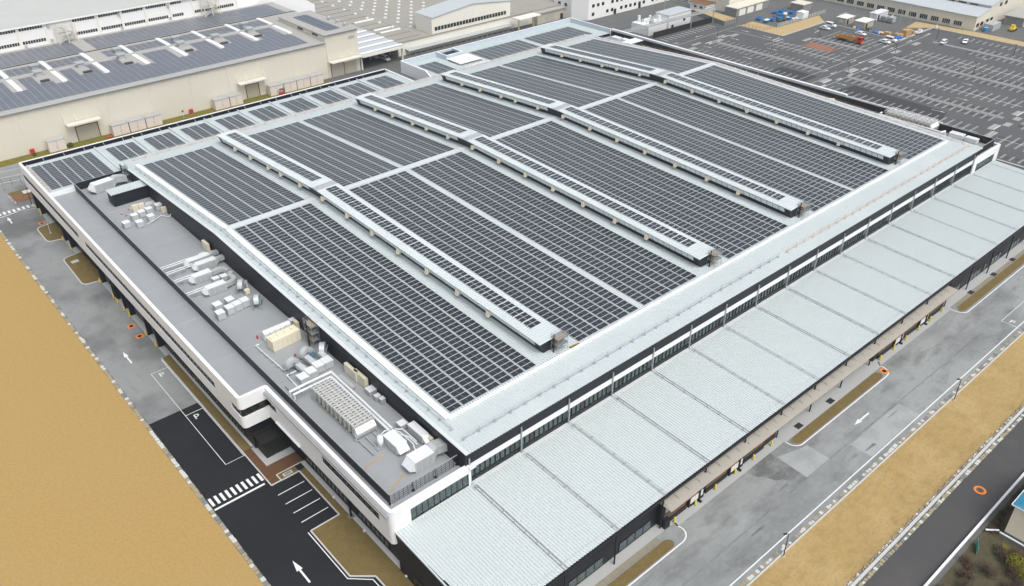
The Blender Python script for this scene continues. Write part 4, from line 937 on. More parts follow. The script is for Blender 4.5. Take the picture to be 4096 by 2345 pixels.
for x, y, l in ((5.9,34.2,'white box nearest the screen in the row before the big chiller'),(7.7,34.7,'second white box in the row before the big chiller'),(9.5,35.4,'third white box in the row before the big chiller'),(11.2,35.5,'white box nearest the dark wall in the row before the big chiller')): box_unit(l, x, y, 1.6, 1.75, 1.5, 'ahu_side_shaded')
for x, y, l, s in ((12.9,24.4,'grey box by the dark wall beside the big chiller',1.5),(12.7,22.3,'small grey box by the dark wall, nearer one beside the big chiller',.9),(12.9,21.2,'smallest box by the dark wall with a round outlet',.8),(11.9,14.2,'square box behind the slim air handler',1.3),(13.0,51.0,'small dark box behind the cream chiller',1.0),(11.4,65.9,'small cream box between the curved fans',.9)): box_unit(l, x, y, s, s, 1.0, 'unit_grey' if 'cream' not in l.split()[1] else 'unit_cream')
for x, y, l in ((8.4,112.0,'pale box in the far plant group'),(6.6,111.4,'pale box next to the screen in the far plant group'),(3.9,109.0,'twin box nearest the screen in the far plant group'),(10.2,112.4,'grey cube behind the far plant group'),(9.2,108.6,'low box in the front of the far plant group'),(6.2,107.4,'dark tipped box at the front of the far plant group'),(12.6,112.9,'box by the wall in the far plant group')): box_unit(l, x, y, 1.45, 1.5, 1.4, 'ahu_side_shaded', group='plant of the far group on the deck')
def condenser(label, x, y, l, w_, h, rz=0, fans=0):
    t = thing('condenser', label, 'condenser', (x,y,DZ), rz, 'cream condensers on the office deck'); b = MB(); b.box(-l/2,-w_/2,.15,l/2,w_/2,h); bd = b.build('casing', 'unit_cream', t)
    b = MB(); b.box(-l/2,-w_/2+.03,0,l/2,-w_/2+.13,.149); b.box(-l/2,w_/2-.13,0,l/2,w_/2-.03,.149); b.build('feet', 'unit_grey', t)
    for i in range(fans):
        xx = -l/2+l*(i+.5)/fans; b = MB(); b.box(xx-.42,-.42,h+.001,xx+.42,.42,h+.22); b.build('fan_cowl', 'unit_cream', t)
    b = MB()
    for i in range(max(2,int(l/.9))): xx = -l/2+l*i/max(2,int(l/.9)); b.box(xx+.05,-w_/2-.02,.3,xx+.07,-w_/2-.001,h-.15)
    b.build('panel_joint', 'shutter', bd)
condenser('large cream chiller box with four square cowls on its lid', 8.9, 46.3, 5.6, 2.2, 2.3, .06, 4)
for x, y, l in ((12.75,87.3,'tall thin cream panel unit beside the uppermost long air handler'),(12.8,30.2,'long thin cream panel unit against the dark wall beside the big chiller'),(13.0,49.4,'small cream cabinet behind the large cream chiller box'),(13.0,27.6,'short cream cabinet beside the long thin panel unit'),(8.0,114.6,'left of two cream panels in the far plant group'),(9.3,114.4,'right of two cream panels in the far plant group'),(13.0,110.6,'cream cabinet by the wall in the far plant group'),(12.3,68.6,'small cream unit at the foot of the wall behind the curved ducts'),(13.0,8.4,'tiny cream unit beside the slim air handler')):
    L_ = 3.6 if 'long thin' in l else (2.6 if 'tall thin' in l else 1.25)
    condenser(l, x, y, L_, .6, 2.1 if 'panel' in l else 1.4, PI/2 if 'far' not in l else .1)
t = thing('condenser', 'white five part condenser row with rounded tops behind the large cream chiller box', 'condenser', (9.2,49.6,DZ), 0, 'cream condensers on the office deck')
for i in range(5):
    b = W(t); x = 6.6+i*1.06; b.box(x,49.1,DZ+.3,x+1.0,50.3,DZ+1.4)
    pr = [(49.1+.6-.6*math.cos(a), DZ+1.4+.55*math.sin(a)) for a in [PI*j/6 for j in range(7)]]
    for (ya, za), (yb, zb_) in zip(pr, pr[1:]): b.poly([(x,ya,za),(x+1.0,ya,za),(x+1.0,yb,zb_),(x,yb,zb_)])
    for xx in (x, x+1.0): b.poly([(xx,p[0],p[1]) for p in pr])
    b.build('module', 'unit_white', t)
b = W(t); b.box(6.5,49.0,DZ,11.9,50.4,DZ+.29); b.build('base_frame', 'unit_grey', t)
def fan(label, x, y, rz, s=1.0):      # centrifugal fan with a half round duct on top
    t = thing('centrifugal_fan', label, 'fan', (x,y,DZ), rz, 'centrifugal fans with half round ducts'); b = MB()
    prof = [(s*1.0*math.cos(a), s*(.95+1.0*math.sin(a))) for a in [PI*j/10 for j in range(11)]]; inn = [(s*.35*math.cos(a), s*(.95+.35*math.sin(a))) for a in [PI*j/10 for j in range(11)]]
    for i in range(10):
        for yy in (-.35*s, .35*s): b.poly([(prof[i][0],yy,prof[i][1]),(prof[i+1][0],yy,prof[i+1][1]),(inn[i+1][0],yy,inn[i+1][1]),(inn[i][0],yy,inn[i][1])])
        for q in (prof, inn): b.poly([(q[i][0],-.35*s,q[i][1]),(q[i+1][0],-.35*s,q[i+1][1]),(q[i+1][0],.35*s,q[i+1][1]),(q[i][0],.35*s,q[i][1])])
    b.build('half_round_duct', 'duct_metal', t)
    b = MB()
    for xx in (-1.1*s, 1.1*s):
        for yy in (-.6*s, .6*s): b.box(xx-.05,yy-.05,0,xx+.05,yy+.05,1.2*s)
    for yy in (-.6*s, .6*s): b.box(-1.1*s,yy-.05,1.201*s,1.1*s,yy+.05,1.28*s); b.box(-1.1*s,yy-.05,.1,1.1*s,yy+.05,.2)
    b.build('stand', 'galv_steel', t)
    b = MB(); b.tube((.6*s,-.45*s,.55),(.6*s,.5*s,.55),.5*s,10); b.build('fan_housing', 'blue_steel', t)
for x, y, r, l in ((11.2,67.6,.9,'upper of two fans with half round ducts behind the small grey boxes'),(11.0,60.6,1.0,'lower of two fans with half round ducts behind the small grey boxes'),(6.3,38.4,.2,'fan nearest the screen in the trio below the cream chiller'),(9.6,39.6,.2,'middle fan in the trio below the cream chiller'),(12.4,38.8,.9,'fan nearest the wall in the trio below the cream chiller')): fan(l, x, y, r, 1.3)
for x, y, l in ((7.2,36.4,'ribbed square duct from the fan nearest the screen to the white boxes'),(9.3,37.3,'ribbed square duct from the middle fan to the white boxes'),(11.7,36.9,'ribbed square duct from the fan by the wall to the white boxes')):
    curved_duct(l, [(x-.3,y+1.3,DZ+.9),(x-.1,y+.5,DZ+.75),(x,y-.2,DZ+.55),(x+.1,y-.9,DZ+.4)], 0, 0, 'duct_metal', 1.0, .7, group='ribbed ducts below the fan trio')
# the big air cooled chiller
def chiller(label, x0, y0, y1, w_, z, mods):
    t = thing('chiller', label, 'chiller', (x0,y0,z), 0, 'rooftop chillers'); b = W(t)
    b.box(x0-.1,y0-.6,z,x0+.1,y1+.4,z+.22); b.box(x0+w_-.1,y0-.6,z,x0+w_+.1,y1+.4,z+.22); b.box(x0-.3,y0-.3,z+.221,x0+w_+.3,y0-.1,z+.4)
    b.build('base_frame', 'galv_steel', t)
    L = (y1-y0)/mods
    for i in range(mods):
        ya = y0+i*L; yb = ya+L-.12; b = W(t)
        b.hexa([(x0+.05,ya+.3,z+.45),(x0+w_-.05,ya+.3,z+.45),(x0+w_-.05,yb-.3,z+.45),(x0+.05,yb-.3,z+.45),(x0+.2,ya,z+2.05),(x0+w_-.2,ya,z+2.05),(x0+w_-.2,yb,z+2.05),(x0+.2,yb,z+2.05)])
        b.box(x0+.1,ya,z+2.051,x0+w_-.1,yb,z+2.2)
        md = b.build('module', 'chiller_beige', t)
        for j in range(3):
            cx = x0+.7+(w_-1.4)*j/2; b = W(t); b.tube((cx,(ya+yb)/2,z+2.201),(cx,(ya+yb)/2,z+2.42),.45,10,0); b.tube((cx,(ya+yb)/2,z+2.421),(cx,(ya+yb)/2,z+2.43),.36,10,1); b.build('fan', ['chiller_beige','fan_guard'], md)
    b = W(t); b.hexa([(x0-.1,y0-.28,z+.5),(x0+w_+.1,y0-.28,z+.5),(x0+w_+.1,y0-.05,z+.5),(x0-.1,y0-.05,z+.5),(x0+.1,y0-.75,z+1.5),(x0+w_-.1,y0-.75,z+1.5),(x0+w_-.1,y0-.05,z+2.2),(x0+.1,y0-.05,z+2.2)]); b.build('end_panel', 'unit_white', t)
    b = W(t)
    for i in range(mods*2+1):
        yy = y0+(y1-y0)*i/(mods*2); b.tube((x0-.05,yy,z+2.75),(x0+w_+.05,yy,z+2.75),.06,4)
    for j in range(6): xx = x0+w_*j/5; b.tube((xx,y0,z+2.75),(xx,y1,z+2.75),.06,4)
    for i in range(mods+1):
        yy = y0+(y1-y0)*i/mods; b.tube((x0,yy,z+2.2),(x0,yy,z+2.75),.06,4); b.tube((x0+w_,yy,z+2.2),(x0+w_,yy,z+2.75),.06,4)
    b.build('top_grid', 'unit_white', t)
    return t
chiller('big beige chiller on the office deck with V shaped modules under a white grid', 4.9, 16.6, 29.4, 3.6, DZ, 10)
chiller('beige chiller on the east deck by the car park under a pale grid', 186.3, 16.9, 30.0, 4.2, DZ+.3, 10)
def pipes(label, runs, r, m='pipe_white', group='insulated pipe runs on the roof decks', sup=True, name='pipe_run'):
    p = runs[0][0]; t = thing(name, label, 'pipes', (p[0],p[1],DZ), 0, group)
    for run in runs: b = W(t); b.path(run, r, 8); b.build('pipe', m, t)
    if sup:
        b = W(t)
        for run in runs[:1]:
            for a, c in zip(run, run[1:]):
                a, c = Vector(a), Vector(c); k = int((c-a).length/2.2)
                for i in range(1, k+1): q = a+(c-a)*(i/(k+1)); b.tube((q.x-.25,q.y-.25,DZ),(q.x-.25,q.y-.25,q.z-.1),.03,4); b.box(q.x-.3,q.y-.3,q.z-.16,q.x+.3,q.y+.3,q.z-.101)
        if b.v: b.build('support', 'galv_steel', t)
zp = DZ+1.6
pipes('pair of thick white pipes wrapping the big chiller and running down its wall side', [[(2.0,31.2,zp-.9),(2.0,31.2,zp+.5),(4.6,31.3,zp+.5),(9.7,31.3,zp+.5),(9.7,13.6,zp)],[(2.3,30.5,zp-.9),(2.3,30.5,zp+.2),(9.15,30.5,zp+.2),(9.15,13.4,zp-.1)]], .2)
pipes('white pipes zigzagging between the air handlers at the near deck end', [[(9.7,13.5,zp-.3),(10.3,12.2,zp-.3),(10.3,8.9,zp-.3),(9.9,8.0,zp-.3),(9.9,7.0,zp-.6)],[(9.2,13.2,zp-.3),(9.9,12.0,zp-.3),(10.7,10.6,zp-.3),(10.7,8.4,zp-.3)],[(10.2,13.6,zp-.5),(11.1,12.8,zp-.5),(11.1,9.2,zp-.5)],[(7.2,13.4,zp-.2),(8.6,14.0,zp-.2),(9.2,13.6,zp-.2)]], .11)
for y, l, x1 in ((84.2,'white pipe pair leading to the uppermost long air handler',8.0),(81.6,'white pipe pair leading to the second long air handler',7.2),(77.6,'white pipe pair leading to the third long air handler',5.2),(71.6,'white pipe pair leading to the lowest long air handler',5.4)):
    pipes(l, [[(1.75,y,DZ+.2),(1.75,y,DZ+1.5),(x1,y,DZ+1.5),(x1+.6,y-.5,DZ+1.2)],[(1.95,y-.4,DZ+.2),(1.95,y-.4,DZ+1.3),(x1,y-.4,DZ+1.3)]], .085, group='white pipes to the long air handlers')
pipes('low white cable duct bending in an L below the cream chiller', [[(5.2,48.8,DZ+.3),(4.6,48.8,DZ+.3),(4.9,39.2,DZ+.3),(6.4,39.2,DZ+.3)],[(6.4,37.6,DZ+.3),(4.6,37.6,DZ+.3),(4.4,31.8,DZ+.3)]], .12)
pipes('low white pipe loop beside the far plant group', [[(7.6,106.9,DZ+.3),(11.6,109.0,DZ+.3),(12.8,107.2,DZ+.3),(13.3,107.2,DZ+.9)]], .09)
pipes('long thick white pipe in front of the rooftop chiller on the east deck', [[(186.0,31.2,DZ+1.6),(186.0,13.6,DZ+1.6),(187.6,13.2,DZ+1.6),(187.6,13.0,DZ+.2)],[(187.8,31.4,DZ+1.7),(186.6,31.4,DZ+1.7)]], .27)
pipes('white pipes and ducts on the east deck beyond the chiller', [[(187.0,47.5,DZ+.9),(187.0,33,DZ+.9)],[(188.0,44,DZ+.6),(188.0,34.5,DZ+.6)]], .22)
for (xa, ya, xb, yb, l) in ((1.8,10.6,6.4,10.9,'thin orange and white cable running from the screen to the tank'),(1.8,3.6,6.6,5.9,'thin orange cable running from the screen to the near air handler')):
    t = thing('cable_run', l, 'cable', (xa,ya,DZ), 0, 'thin cables on the deck'); b = W(t); b.tube((xa,ya,DZ+.12),(xb,yb,DZ+.12),.06,6); b.build('cable', 'cord_orange', t)
t = thing('water_tank', 'upright white cylinder tank beside the big chiller', 'tank', (6.9,12.6,DZ)); b = MB(); b.tube((0,0,.25),(0,0,2.2),.48,16); b.ball((0,0,2.2),.48,16,6,0,.45); b.build('tank_body', 'unit_white', t, True); b = MB(); b.box(-.9,-.5,0,.9,.5,.24); b.build('plinth', 'galv_steel', t)
b = MB(); 
t = thing('steel_skid', 'low galvanised steel rails extending from the near end of the big chiller', 'steel rails', (5.0,11.8,DZ))
for x in (5.0,6.2,7.6): b = W(t); b.box(x,11.8+(.6 if x>5.5 else 0),DZ+.12,x+.25,16.0,DZ+.34); b.build('beam', 'galv_steel', t)
b = MB(11.1,29,DZ); b.box(10.75,27.0,DZ+.35,11.45,31.3,DZ+.75)
tag(b.build('flat_duct', 'unit_grey'), 'flat grey duct lying between the big chiller and the cream panel unit', 'duct').location = (11.1,29,DZ)
for x, y, l in ((6.0,51.0,'red fire bucket beside the white five part condenser'),(8.4,41.6,'red fire extinguisher by the tall blue scaffold'),(9.9,40.4,'red fire extinguisher beside the middle fan')):
    t = thing('fire_extinguisher', l, 'extinguisher', (x,y,DZ), 0, 'red extinguishers on the deck'); b = MB(); b.tube((0,0,0),(0,0,.5),.16,8); b.ball((0,0,.5),.16,8,4); b.build('cylinder', 'red', t); b = MB(); b.box(-.05,-.05,.62,.05,.05,.74); b.build('valve', 'black', t)
def cone_(label, x, y, z, group):
    t = thing('traffic_cone', label, 'cone', (x,y,z), 0, group); b = MB(); b.box(-.2,-.2,0,.2,.2,.05); b.build('base', 'rubber', t); b = MB(); b.tube((0,0,.051),(0,0,.75),.15,8,0,.04); c = b.build('cone', 'orange', t); b = MB(); b.tube((0,0,.35),(0,0,.5),.118,8,0,.088); b.build('band', 'unit_white', c)
for x, y, l in ((5.3,116.4,'orange cone left of the cream panels in the far plant group'),(5.8,114.8,'orange cone in front of the cream panels in the far plant group'),(7.4,117.6,'orange cone behind the cream panels in the far plant group')): cone_(l, x, y, DZ, 'orange cones on the roof deck')
for x, y, l in ((9.0,118.2,'crumpled grey sheet by the dark penthouse wall'),(12.2,117.6,'crumpled grey sheet in the corner of the dark wall')):
    b = MB(); b.hexa([(-1.3,-.6,0),(1.2,-.7,0),(1.3,.6,0),(-1.2,.5,0),(-.9,-.3,.45),(.8,-.4,.5),(.9,.4,.35),(-1,.3,.5)]); o = b.build('tarpaulin', 'unit_grey'); o.location = (x,y,DZ); tag(o, l, 'tarpaulin', 'grey sheets on the deck')
# east deck odds and ends
for x, y, l, s in ((189.4,6.6,'white square air unit at the near end of the east deck',2.2),(189.6,10.6,'long white air unit beside the dark screen on the east deck',2.6),(188.4,133.6,'white air unit in the far corner of the east deck',2.6),(188.8,129.4,'white beam like air unit beside the far stair box',2.4)): box_unit(l, x, y, s*.8, s*1.4, 1.2, 'unit_white', group='air units on the east deck')
for y, l in ((87,'first white steel bracket against the dark east screen'),(83.1,'second white steel bracket against the dark east screen'),(78.9,'third white steel bracket against the dark east screen'),(74.6,'nearest white steel bracket against the dark east screen')):
    t = thing('steel_bracket', l, 'bracket', (189.0,y,DZ), 0, 'white steel brackets by the east screen'); b = W(t); b.box(186.6,y-.2,DZ+.7,190.3,y+.2,DZ+.95); b.box(186.6,y-.9,DZ+.4,187.4,y+.9,DZ+.68); b.tube((190.2,y,DZ),(190.2,y,DZ+1.9),.08,5); b.build('beam', 'unit_white', t)
b = MB()
t = thing('material_stack', 'stack of cream insulation packs on the east deck beside the dark screen', 'stack', (187.6,46.2,DZ))
rnd = random.Random(3)
for i in range(7): b = W(t); x = 186.2+rnd.uniform(0,2.4); y = 43.6+i*.75; b.box(x,y,DZ,x+1.6,y+.7,DZ+.5+rnd.uniform(0,.7)); b.build('pack', 'unit_cream', t)
box_unit('pale loose pack further along the east deck by the dark screen', 187.5, 97.5, 1.6, 1.9, .6, 'unit_cream', group='air units on the east deck')
# =====================================================================
# NEIGHBOURING BUILDINGS
# =====================================================================
sheet('lawn', 'green_grass', rect(-60,193.2,104,197.7), 0.02)
sheet('road', 'ground_asphalt', rect(-120,163,14,193.2), -0.006) if False else None
wh = thing('warehouse', 'long cream warehouse with a low pitched grey roof of bluish solar panels', 'warehouse', (0,197.8,0))
b = W(wh); b.box(-70,197.8,0,106.4,257,12.75); b.build('wall', 'cream_wall', wh)
b = W(wh); b.hexa([(-70,197.2,12.76),(106.4,197.2,12.76),(106.4,226.9,13.7),(-70,226.9,13.7),(-70,197.2,12.95),(106.4,197.2,12.95),(106.4,226.9,13.9),(-70,226.9,13.9)])
b.hexa([(-70,226.91,13.5),(118,226.91,13.5),(118,259,13.6),(-70,259,13.6),(-70,226.91,13.86),(118,226.91,13.86),(118,259,13.97),(-70,259,13.97)])
rf = b.build('roof', 'grey_roof', wh)
b = W(wh); corr(b, -70, 106.4, [(196.9,12.98),(198.6,13.04)], 'y', .6, .1); b.build('eave_sheet', 'unit_grey', rf)
b = W(wh); b.box(-70,226.6,13.9,105,227.0,14.05); b.build('ridge_flashing', 'unit_grey', rf)
b = W(wh); b.box(-70,239.9,13.9,118,240.2,14.1); b.build('valley_flashing', 'dark_frame', rf)
for i in range(-2, 8):
    x = 10.4+13.05*i
    b = W(wh); b.box(x-.75,214.2,13.5,x+.75,226.5,14.02); b.build('skylight', 'skylight', rf)
    b = W(wh); b.box(x-.7,228.8,13.9,x+.7,239.3,14.25); b.build('skylight', 'skylight', rf)
for x in (18.9,31.8,45.0,65.6,78.4,91.4,-8):
    b = W(wh); b.box(x-1.0,224.2,13.8,x+1.0,226.3,15.2,0); b.box(x-1.4,223.8,15.201,x+1.4,226.6,15.5,0)
    b.build('roof_ventilator', 'unit_grey', rf)
    b = W(wh); b.box(x-1.3,217.8,13.4,x+1.3,219.2,14.1); b.build('roof_louvre', 'louver_panel', rf)
for x in (20,46.6,67,93.3):
    b = W(wh); b.box(x-1.0,232.6,13.87,x+1.0,234.4,15.0); b.box(x-1.4,232.2,15.001,x+1.4,234.8,15.3); b.build('roof_ventilator', 'unit_grey', rf)
for x in (4.24,16.2,29.5,42.7,55.9,68.8,81.3,93.0,99.0,-9):
    b = W(wh); b.tube((x,197.7,0),(x,197.7,12.7),.09,6); b.build('downpipe', 'offwhite_wall', wh)
def awning_door(par, y, x0, x1, w0, w1, z=6.3):
    b = W(par); b.box(x0,y-.03,0,x1,y-.004,4.5); b.build('shutter_door', 'shutter', par)
    b = W(par)
    for xx in (x0-.35, x1+.05): b.box(xx,y-.12,0,xx+.3,y-.031,4.8)
    b.box(x0-.35,y-.12,4.5,x1+.35,y-.0315,4.75); b.build('door_frame', 'rust', par)
    b = W(par); n = 5
    for i in range(n): yy = y-.5-i*.55; b.box(w0,yy-.4,z-i*.04,w1,yy,z-i*.04+.07)
    b.box(w0,y-3.1,z-.3,w1,y-3.0,z+.12)
    for i in range(4): xx = w0+.05+(w1-w0-.2)*i/3; b.box(xx,y-3.0,z-.28,xx+.12,y-.05,z-.05); b.tube((xx,y-2.9,z),(xx,y-.05,z+2.6),.05,4)
    b.build('awning', 'offwhite_wall', par)
awning_door(wh, 197.8, 19.0, 25.1, 16.3, 26.0); awning_door(wh, 197.8, 74.6, 78.9, 71.5, 81.5)
b = MB()
for x in [6.4+2.07*i for i in range(-16, 46)]:
    if any(abs(x+1-(10.4+13.05*i)) < 1.7 for i in range(-3, 8)) : y1 = 213.4
    else: y1 = 225.5
    if any(abs(x+1-q) < 2.0 for q in (18.9,31.8,45.0,65.6,78.4,91.4,-8)): y1 = min(y1, 216.8)
    if x+2 > 103: continue
    y = 200.8
    while y < y1:
        panel_geo(b, x, y, 12.98+(y-197.2)*.032+.06, .032, 2.0, 1.0, False); y += 1.03
for i in range(-3, 8):
    for j in range(5):
        x = 11.6+13.05*i+j*2.25
        if x+2 < 103 and (i, j) not in ((2,0),(2,1)):
            y = 229.5
            while y < 237: panel_geo(b, x, y, 13.95, 0, 2.1, 1.1, False); y += 1.14
for j in range(-24, 50):
    x = 15.6+j*2.06
    if abs(x-38.5) < 2.2 or x+2 > 116: continue
    y = 241.2
    while y < 256.0: panel_geo(b, x, y, 14.0, .004, 1.97, 1.2, False); y += 1.23
tag(b.build('solar_panels', ['unit_grey','pv_blue_sheen']), 'bluish solar panels covering the roof of the long cream warehouse', 'solar panels', kind='stuff')
tw = thing('tower_block', 'cream block rising at the end of the long warehouse, with a sloping grey roof', 'building', (106.5,197.8,0))
b = W(tw); b.box(106.45,197.75,0,119.8,231,15.2); b.build('wall', 'cream_wall', tw)
b = W(tw); b.box(106.1,197.2,15.21,120.1,231.4,15.45); r = b.build('roof', 'grey_roof', tw)
b = W(tw); corr(b, 106.1, 120.1, [(196.9,15.46),(198.3,15.46)], 'y', .6, .1); b.build('eave_sheet', 'unit_grey', r)
b = W(tw)
for i in range(3): b.box(110.0+i*1.9,202,15.5,111.7+i*1.9,226.5,15.6)
b.build('solar_strip', 'pv_blue_sheen', r)
for y in (214.5,208.5,203.3): b = W(tw); b.tube((118.4,y,15.45),(118.4,y,16.3),.5,8); b.ball((118.4,y,16.4),.8,8,5,0,.6); b.build('roof_ventilator', 'unit_grey', r)
for y0, y1 in ((202.5,206.5),(213,217)): b = W(tw); b.box(106.4,y0,13.97,106.449,y1,14.8); b.build('window', 'dark_glass', tw)
b = W(tw); b.box(116,197.7,12.2,118.6,197.749,13.4); b.build('vent', 'unit_grey', tw)
awning_door(tw, 197.75, 107.8, 112.8, 106.7, 119.6, 6.0); 
b = W(tw); b.box(113.3,197.7,0,118.3,197.746,4.4); b.build('shutter_door', 'shutter', tw)
hall = thing('industrial_hall', 'tall pale hall behind the warehouse with two rows of small dark windows', 'hall', (-70,257.5,0))
b = W(hall); b.box(-110,259.1,0,103.3,420,20.9); b.build('wall', 'white_wall', hall)
b = W(hall); b.hexa([(-110,258.6,20.91),(103.9,258.6,20.91),(103.9,420,23),(-110,420,23),(-110,258.6,21.15),(103.9,258.6,21.15),(103.9,420,23.4),(-110,420,23.4)]); r = b.build('roof', 'pale_roof', hall)
b = W(hall); b.box(-110,258.3,20.85,104,258.59,21.3); b.build('eave', 'white_wall', r)
bx = [15.3,23.8,41.4,50.4,58.8,67.6,76.9,85.6,94.0,6.5,-2.5]
for x0 in bx:
    for z0 in (19.75,15.2):
        b = W(hall); w9 = 7.7
        if abs(x0-76.9) < .1: w9 = 4.3
        n = 9 if w9 > 5 else 5
        for i in range(n): b.box(x0+w9*i/n+.08,259.02,z0,x0+w9*(i+1)/n-.1,259.09,z0+1.0)
        b.build('window', 'dark_glass', hall)
for x in (23.0,32.2,40.8,49.8,58.2,67.0,76.3,85.2,93.6,102.9): b = W(hall); b.box(x-.25,258.85,13.98,x+.25,259.09,20.8); b.build('pilaster', 'offwhite_wall', hall)
for x, z in ((33.2,20.0),(33.2,15.0),(57.5,19.6),(57.6,14.9),(75.8,19.4),(75.8,15.0),(24.5,14.4),(95,19.4)): b = W(hall); b.box(x-.35,258.4,z-.3,x+.35,259.05,z+.5); b.build('vent_hood', 'unit_grey', hall)
for x0 in (34.6, 88.0):
    t = thing('stair_tower', 'open cream steel stair tower on the pale hall, %s' % ('left one with diagonal flights' if x0 < 50 else 'right one behind the warehouse roof end'), 'stairs', (x0,256,13.97), 0, 'steel stair towers on the hall'); b = W(t)
    for x in (x0, x0+3.1, x0+6.2):
        for y in (255.2, 258.0): b.box(x-.12,y-.12,13.97,x+.12,y+.12,20)
    for z in (17, 19.9): b.box(x0,255.1,z,x0+6.2,255.3,z+.2); b.box(x0,257.9,z,x0+6.2,258.1,z+.2)
    b.build('frame', 'cream_wall', t); b = W(t)
    for xa, za, xb, zb2 in ((x0+.5,14,x0+5.5,17),(x0+5.5,17,x0+.5,19.9)): b.hexa([(xa,255.6,za),(xb,255.6,zb2),(xb,257.4,zb2),(xa,257.4,za),(xa,255.6,za+.2),(xb,255.6,zb2+.2),(xb,257.4,zb2+.2),(xa,257.4,za+.2)])
    b.build('flight', 'unit_grey', t)
t = thing('tent_hall', 'white curved fabric hall far behind the warehouse roof', 'hall', (120,285,0)); b = W(t)
pr = [(104.5+ (34*i/10), 9+7.5*math.sin(PI*i/10)) for i in range(11)]
for (xa, za), (xb, zb2) in zip(pr, pr[1:]): b.poly([(xa,262,za),(xb,262,zb2),(xb,330,zb2),(xa,330,za)])
b.poly([(p[0],262,p[1]) for p in pr][::-1]+[(104.5,262,0),(138.5,262,0)][::1]); b.build('fabric_roof', 'skylight', t)
b = W(t); b.box(104.4,262.01,0,138.6,330,9); b.build('wall', 'white_wall', t)
# covered truck bay and the wide roof behind
pc = thing('loading_canopy', 'wide flat canopy with pale stripes sheltering white vans beside the cream block', 'canopy', (119.9,196,0))
b = W(pc); b.hexa([(119.9,195.6,5.5),(139.2,195.6,5.3),(139.2,236,5.3),(119.9,236,5.6),(119.9,195.6,5.8),(139.2,195.6,5.6),(139.2,236,5.6),(119.9,236,5.9)]); r = b.build('canopy_roof', 'blue_grey_roof', pc)
for y in (197.2,203.5,209.6,216,222): b = W(pc); b.box(120.2,y,5.86,139.0,y+1.5,6.0); b.build('roof_light', 'skylight', r)
b = W(pc); b.box(119.9,195.3,5.1,139.3,195.59,5.95); b.build('fascia', 'offwhite_wall', pc)
for x, y in ((120.3,197.4),(138.4,197.4),(129.4,206),(138.4,206),(120.5,206)): b = W(pc); b.box(x-.25,y-.25,0,x+.25,y+.25,5.4); b.build('column', 'offwhite_wall', pc)
b = W(pc); b.box(119.95,222,0,139.2,222.4,5.3); b.build('back_wall', 'dark_frame', pc)
mr = thing('low_warehouse', 'very wide low warehouse with a brown grey roof dotted with white domes', 'warehouse', (140,201.8,0))
b = W(mr); b.box(139.6,201.8,0,240,345,5.05); b.build('wall', 'offwhite_wall', mr)
b = W(mr); b.box(139.3,201.5,5.06,240,345,5.4); r = b.build('roof', 'mid_roof', mr)
b = W(mr); b.box(139.3,201.5,5.401,139.7,345,5.62); b.box(152.3,202,5.401,152.7,345,5.5)
b.build('roof_edge', 'unit_grey', r)
b = W(mr)
for i in range(22): y = 205+6.3*i; b.box(139.8,y,5.401,152.2,y+.12,5.47)
b.build('roof_joint', 'dark_frame', r)
for y in (236,221.2,216.6): b = W(mr); b.box(142,y,5.41,151.4,y+1.2,5.65); b.build('roof_light', 'skylight', r)
dome = None; nd = 0
for ci, x in enumerate((147.0,150.2,156.1,159.4,162.8,166.0,169.3,172.6,175.9,179.2,182.5)):
    for ri in range(10):
        y = 216.6+9.2*ri+(4.6 if ci % 2 else 0)
        if ci == 0: continue
        if nd >= 96 or (x > 155 and y < 215.5): continue
        if dome is None:
            bb = MB(); bb.ball((0,0,0),.85,8,6,0,.6); dome = bb.build('skylight_dome', 'dome', r, True); o = dome
        else: o = dome.copy(); COL.objects.link(o); o.parent = r
        o.location = Vector((x,y,5.45))-Vector(mr.location); nd += 1
gs = thing('gabled_shed', 'cream shed with a shallow blue grey gable roof and a long strip of dark windows', 'shed', (156,202,0))
gp = [(156.2,11.6),(176.5,13.7),(197.0,11.6)]
b = W(gs); b.box(156.2,202.02,0,197,213,8.9,0)
for ya in (202.0,213.0): b.poly([(156.2,ya,8.9),(197,ya,8.9)]+[(p[0],ya,p[1]) for p in gp[::-1]])
for x in (156.2,197.0): b.poly([(x,202,8.9),(x,213,8.9),(x,213,11.6),(x,202,11.6)])
b.build('wall', 'offwhite_wall', gs)
b = W(gs)
for p, q in zip(gp, gp[1:]): b.hexa([(p[0],201.6,p[1]+.02),(q[0],201.6,q[1]+.02),(q[0],213.5,q[1]+.02),(p[0],213.5,p[1]+.02),(p[0],201.6,p[1]+.25),(q[0],201.6,q[1]+.25),(q[0],213.5,q[1]+.25),(p[0],213.5,p[1]+.25)])
b.build('roof', 'blue_grey_roof', gs)
for i in range(24): b = W(gs); x = 157.6+i*1.555; b.box(x,201.93,6.5,x+1.25,202.015,7.95); b.build('window', 'dark_glass', gs)
b = W(gs); b.box(156.2,201.9,3.0,197,201.99,3.15)
for i in range(28): x = 156.4+i*1.5; b.box(x,201.95,.2,x+.06,202.01,6.3)
b.build('wall_ribs', 'pale_roof', gs)
t = thing('lean_to', 'low dark lean to roof on thin posts along the foot of the gabled shed', 'lean-to', (143,200,0))
b = W(t); b.hexa([(142.8,199.2,1.9),(196.8,199.2,1.9),(196.8,201.8,2.3),(142.8,201.8,2.3),(142.8,199.2,2.05),(196.8,199.2,2.05),(196.8,201.8,2.45),(142.8,201.8,2.45)]); b.build('roof', 'unit_grey', t)
for i in range(20): b = W(t); x = 143+i*2.8; b.box(x,199.3,0,x+.12,199.45,1.9); b.build('post', 'unit_grey', t)
t = thing('beige_shed', 'beige shed with a grey flat roof and a sliding door beside the white office', 'shed', (210,198.6,0))
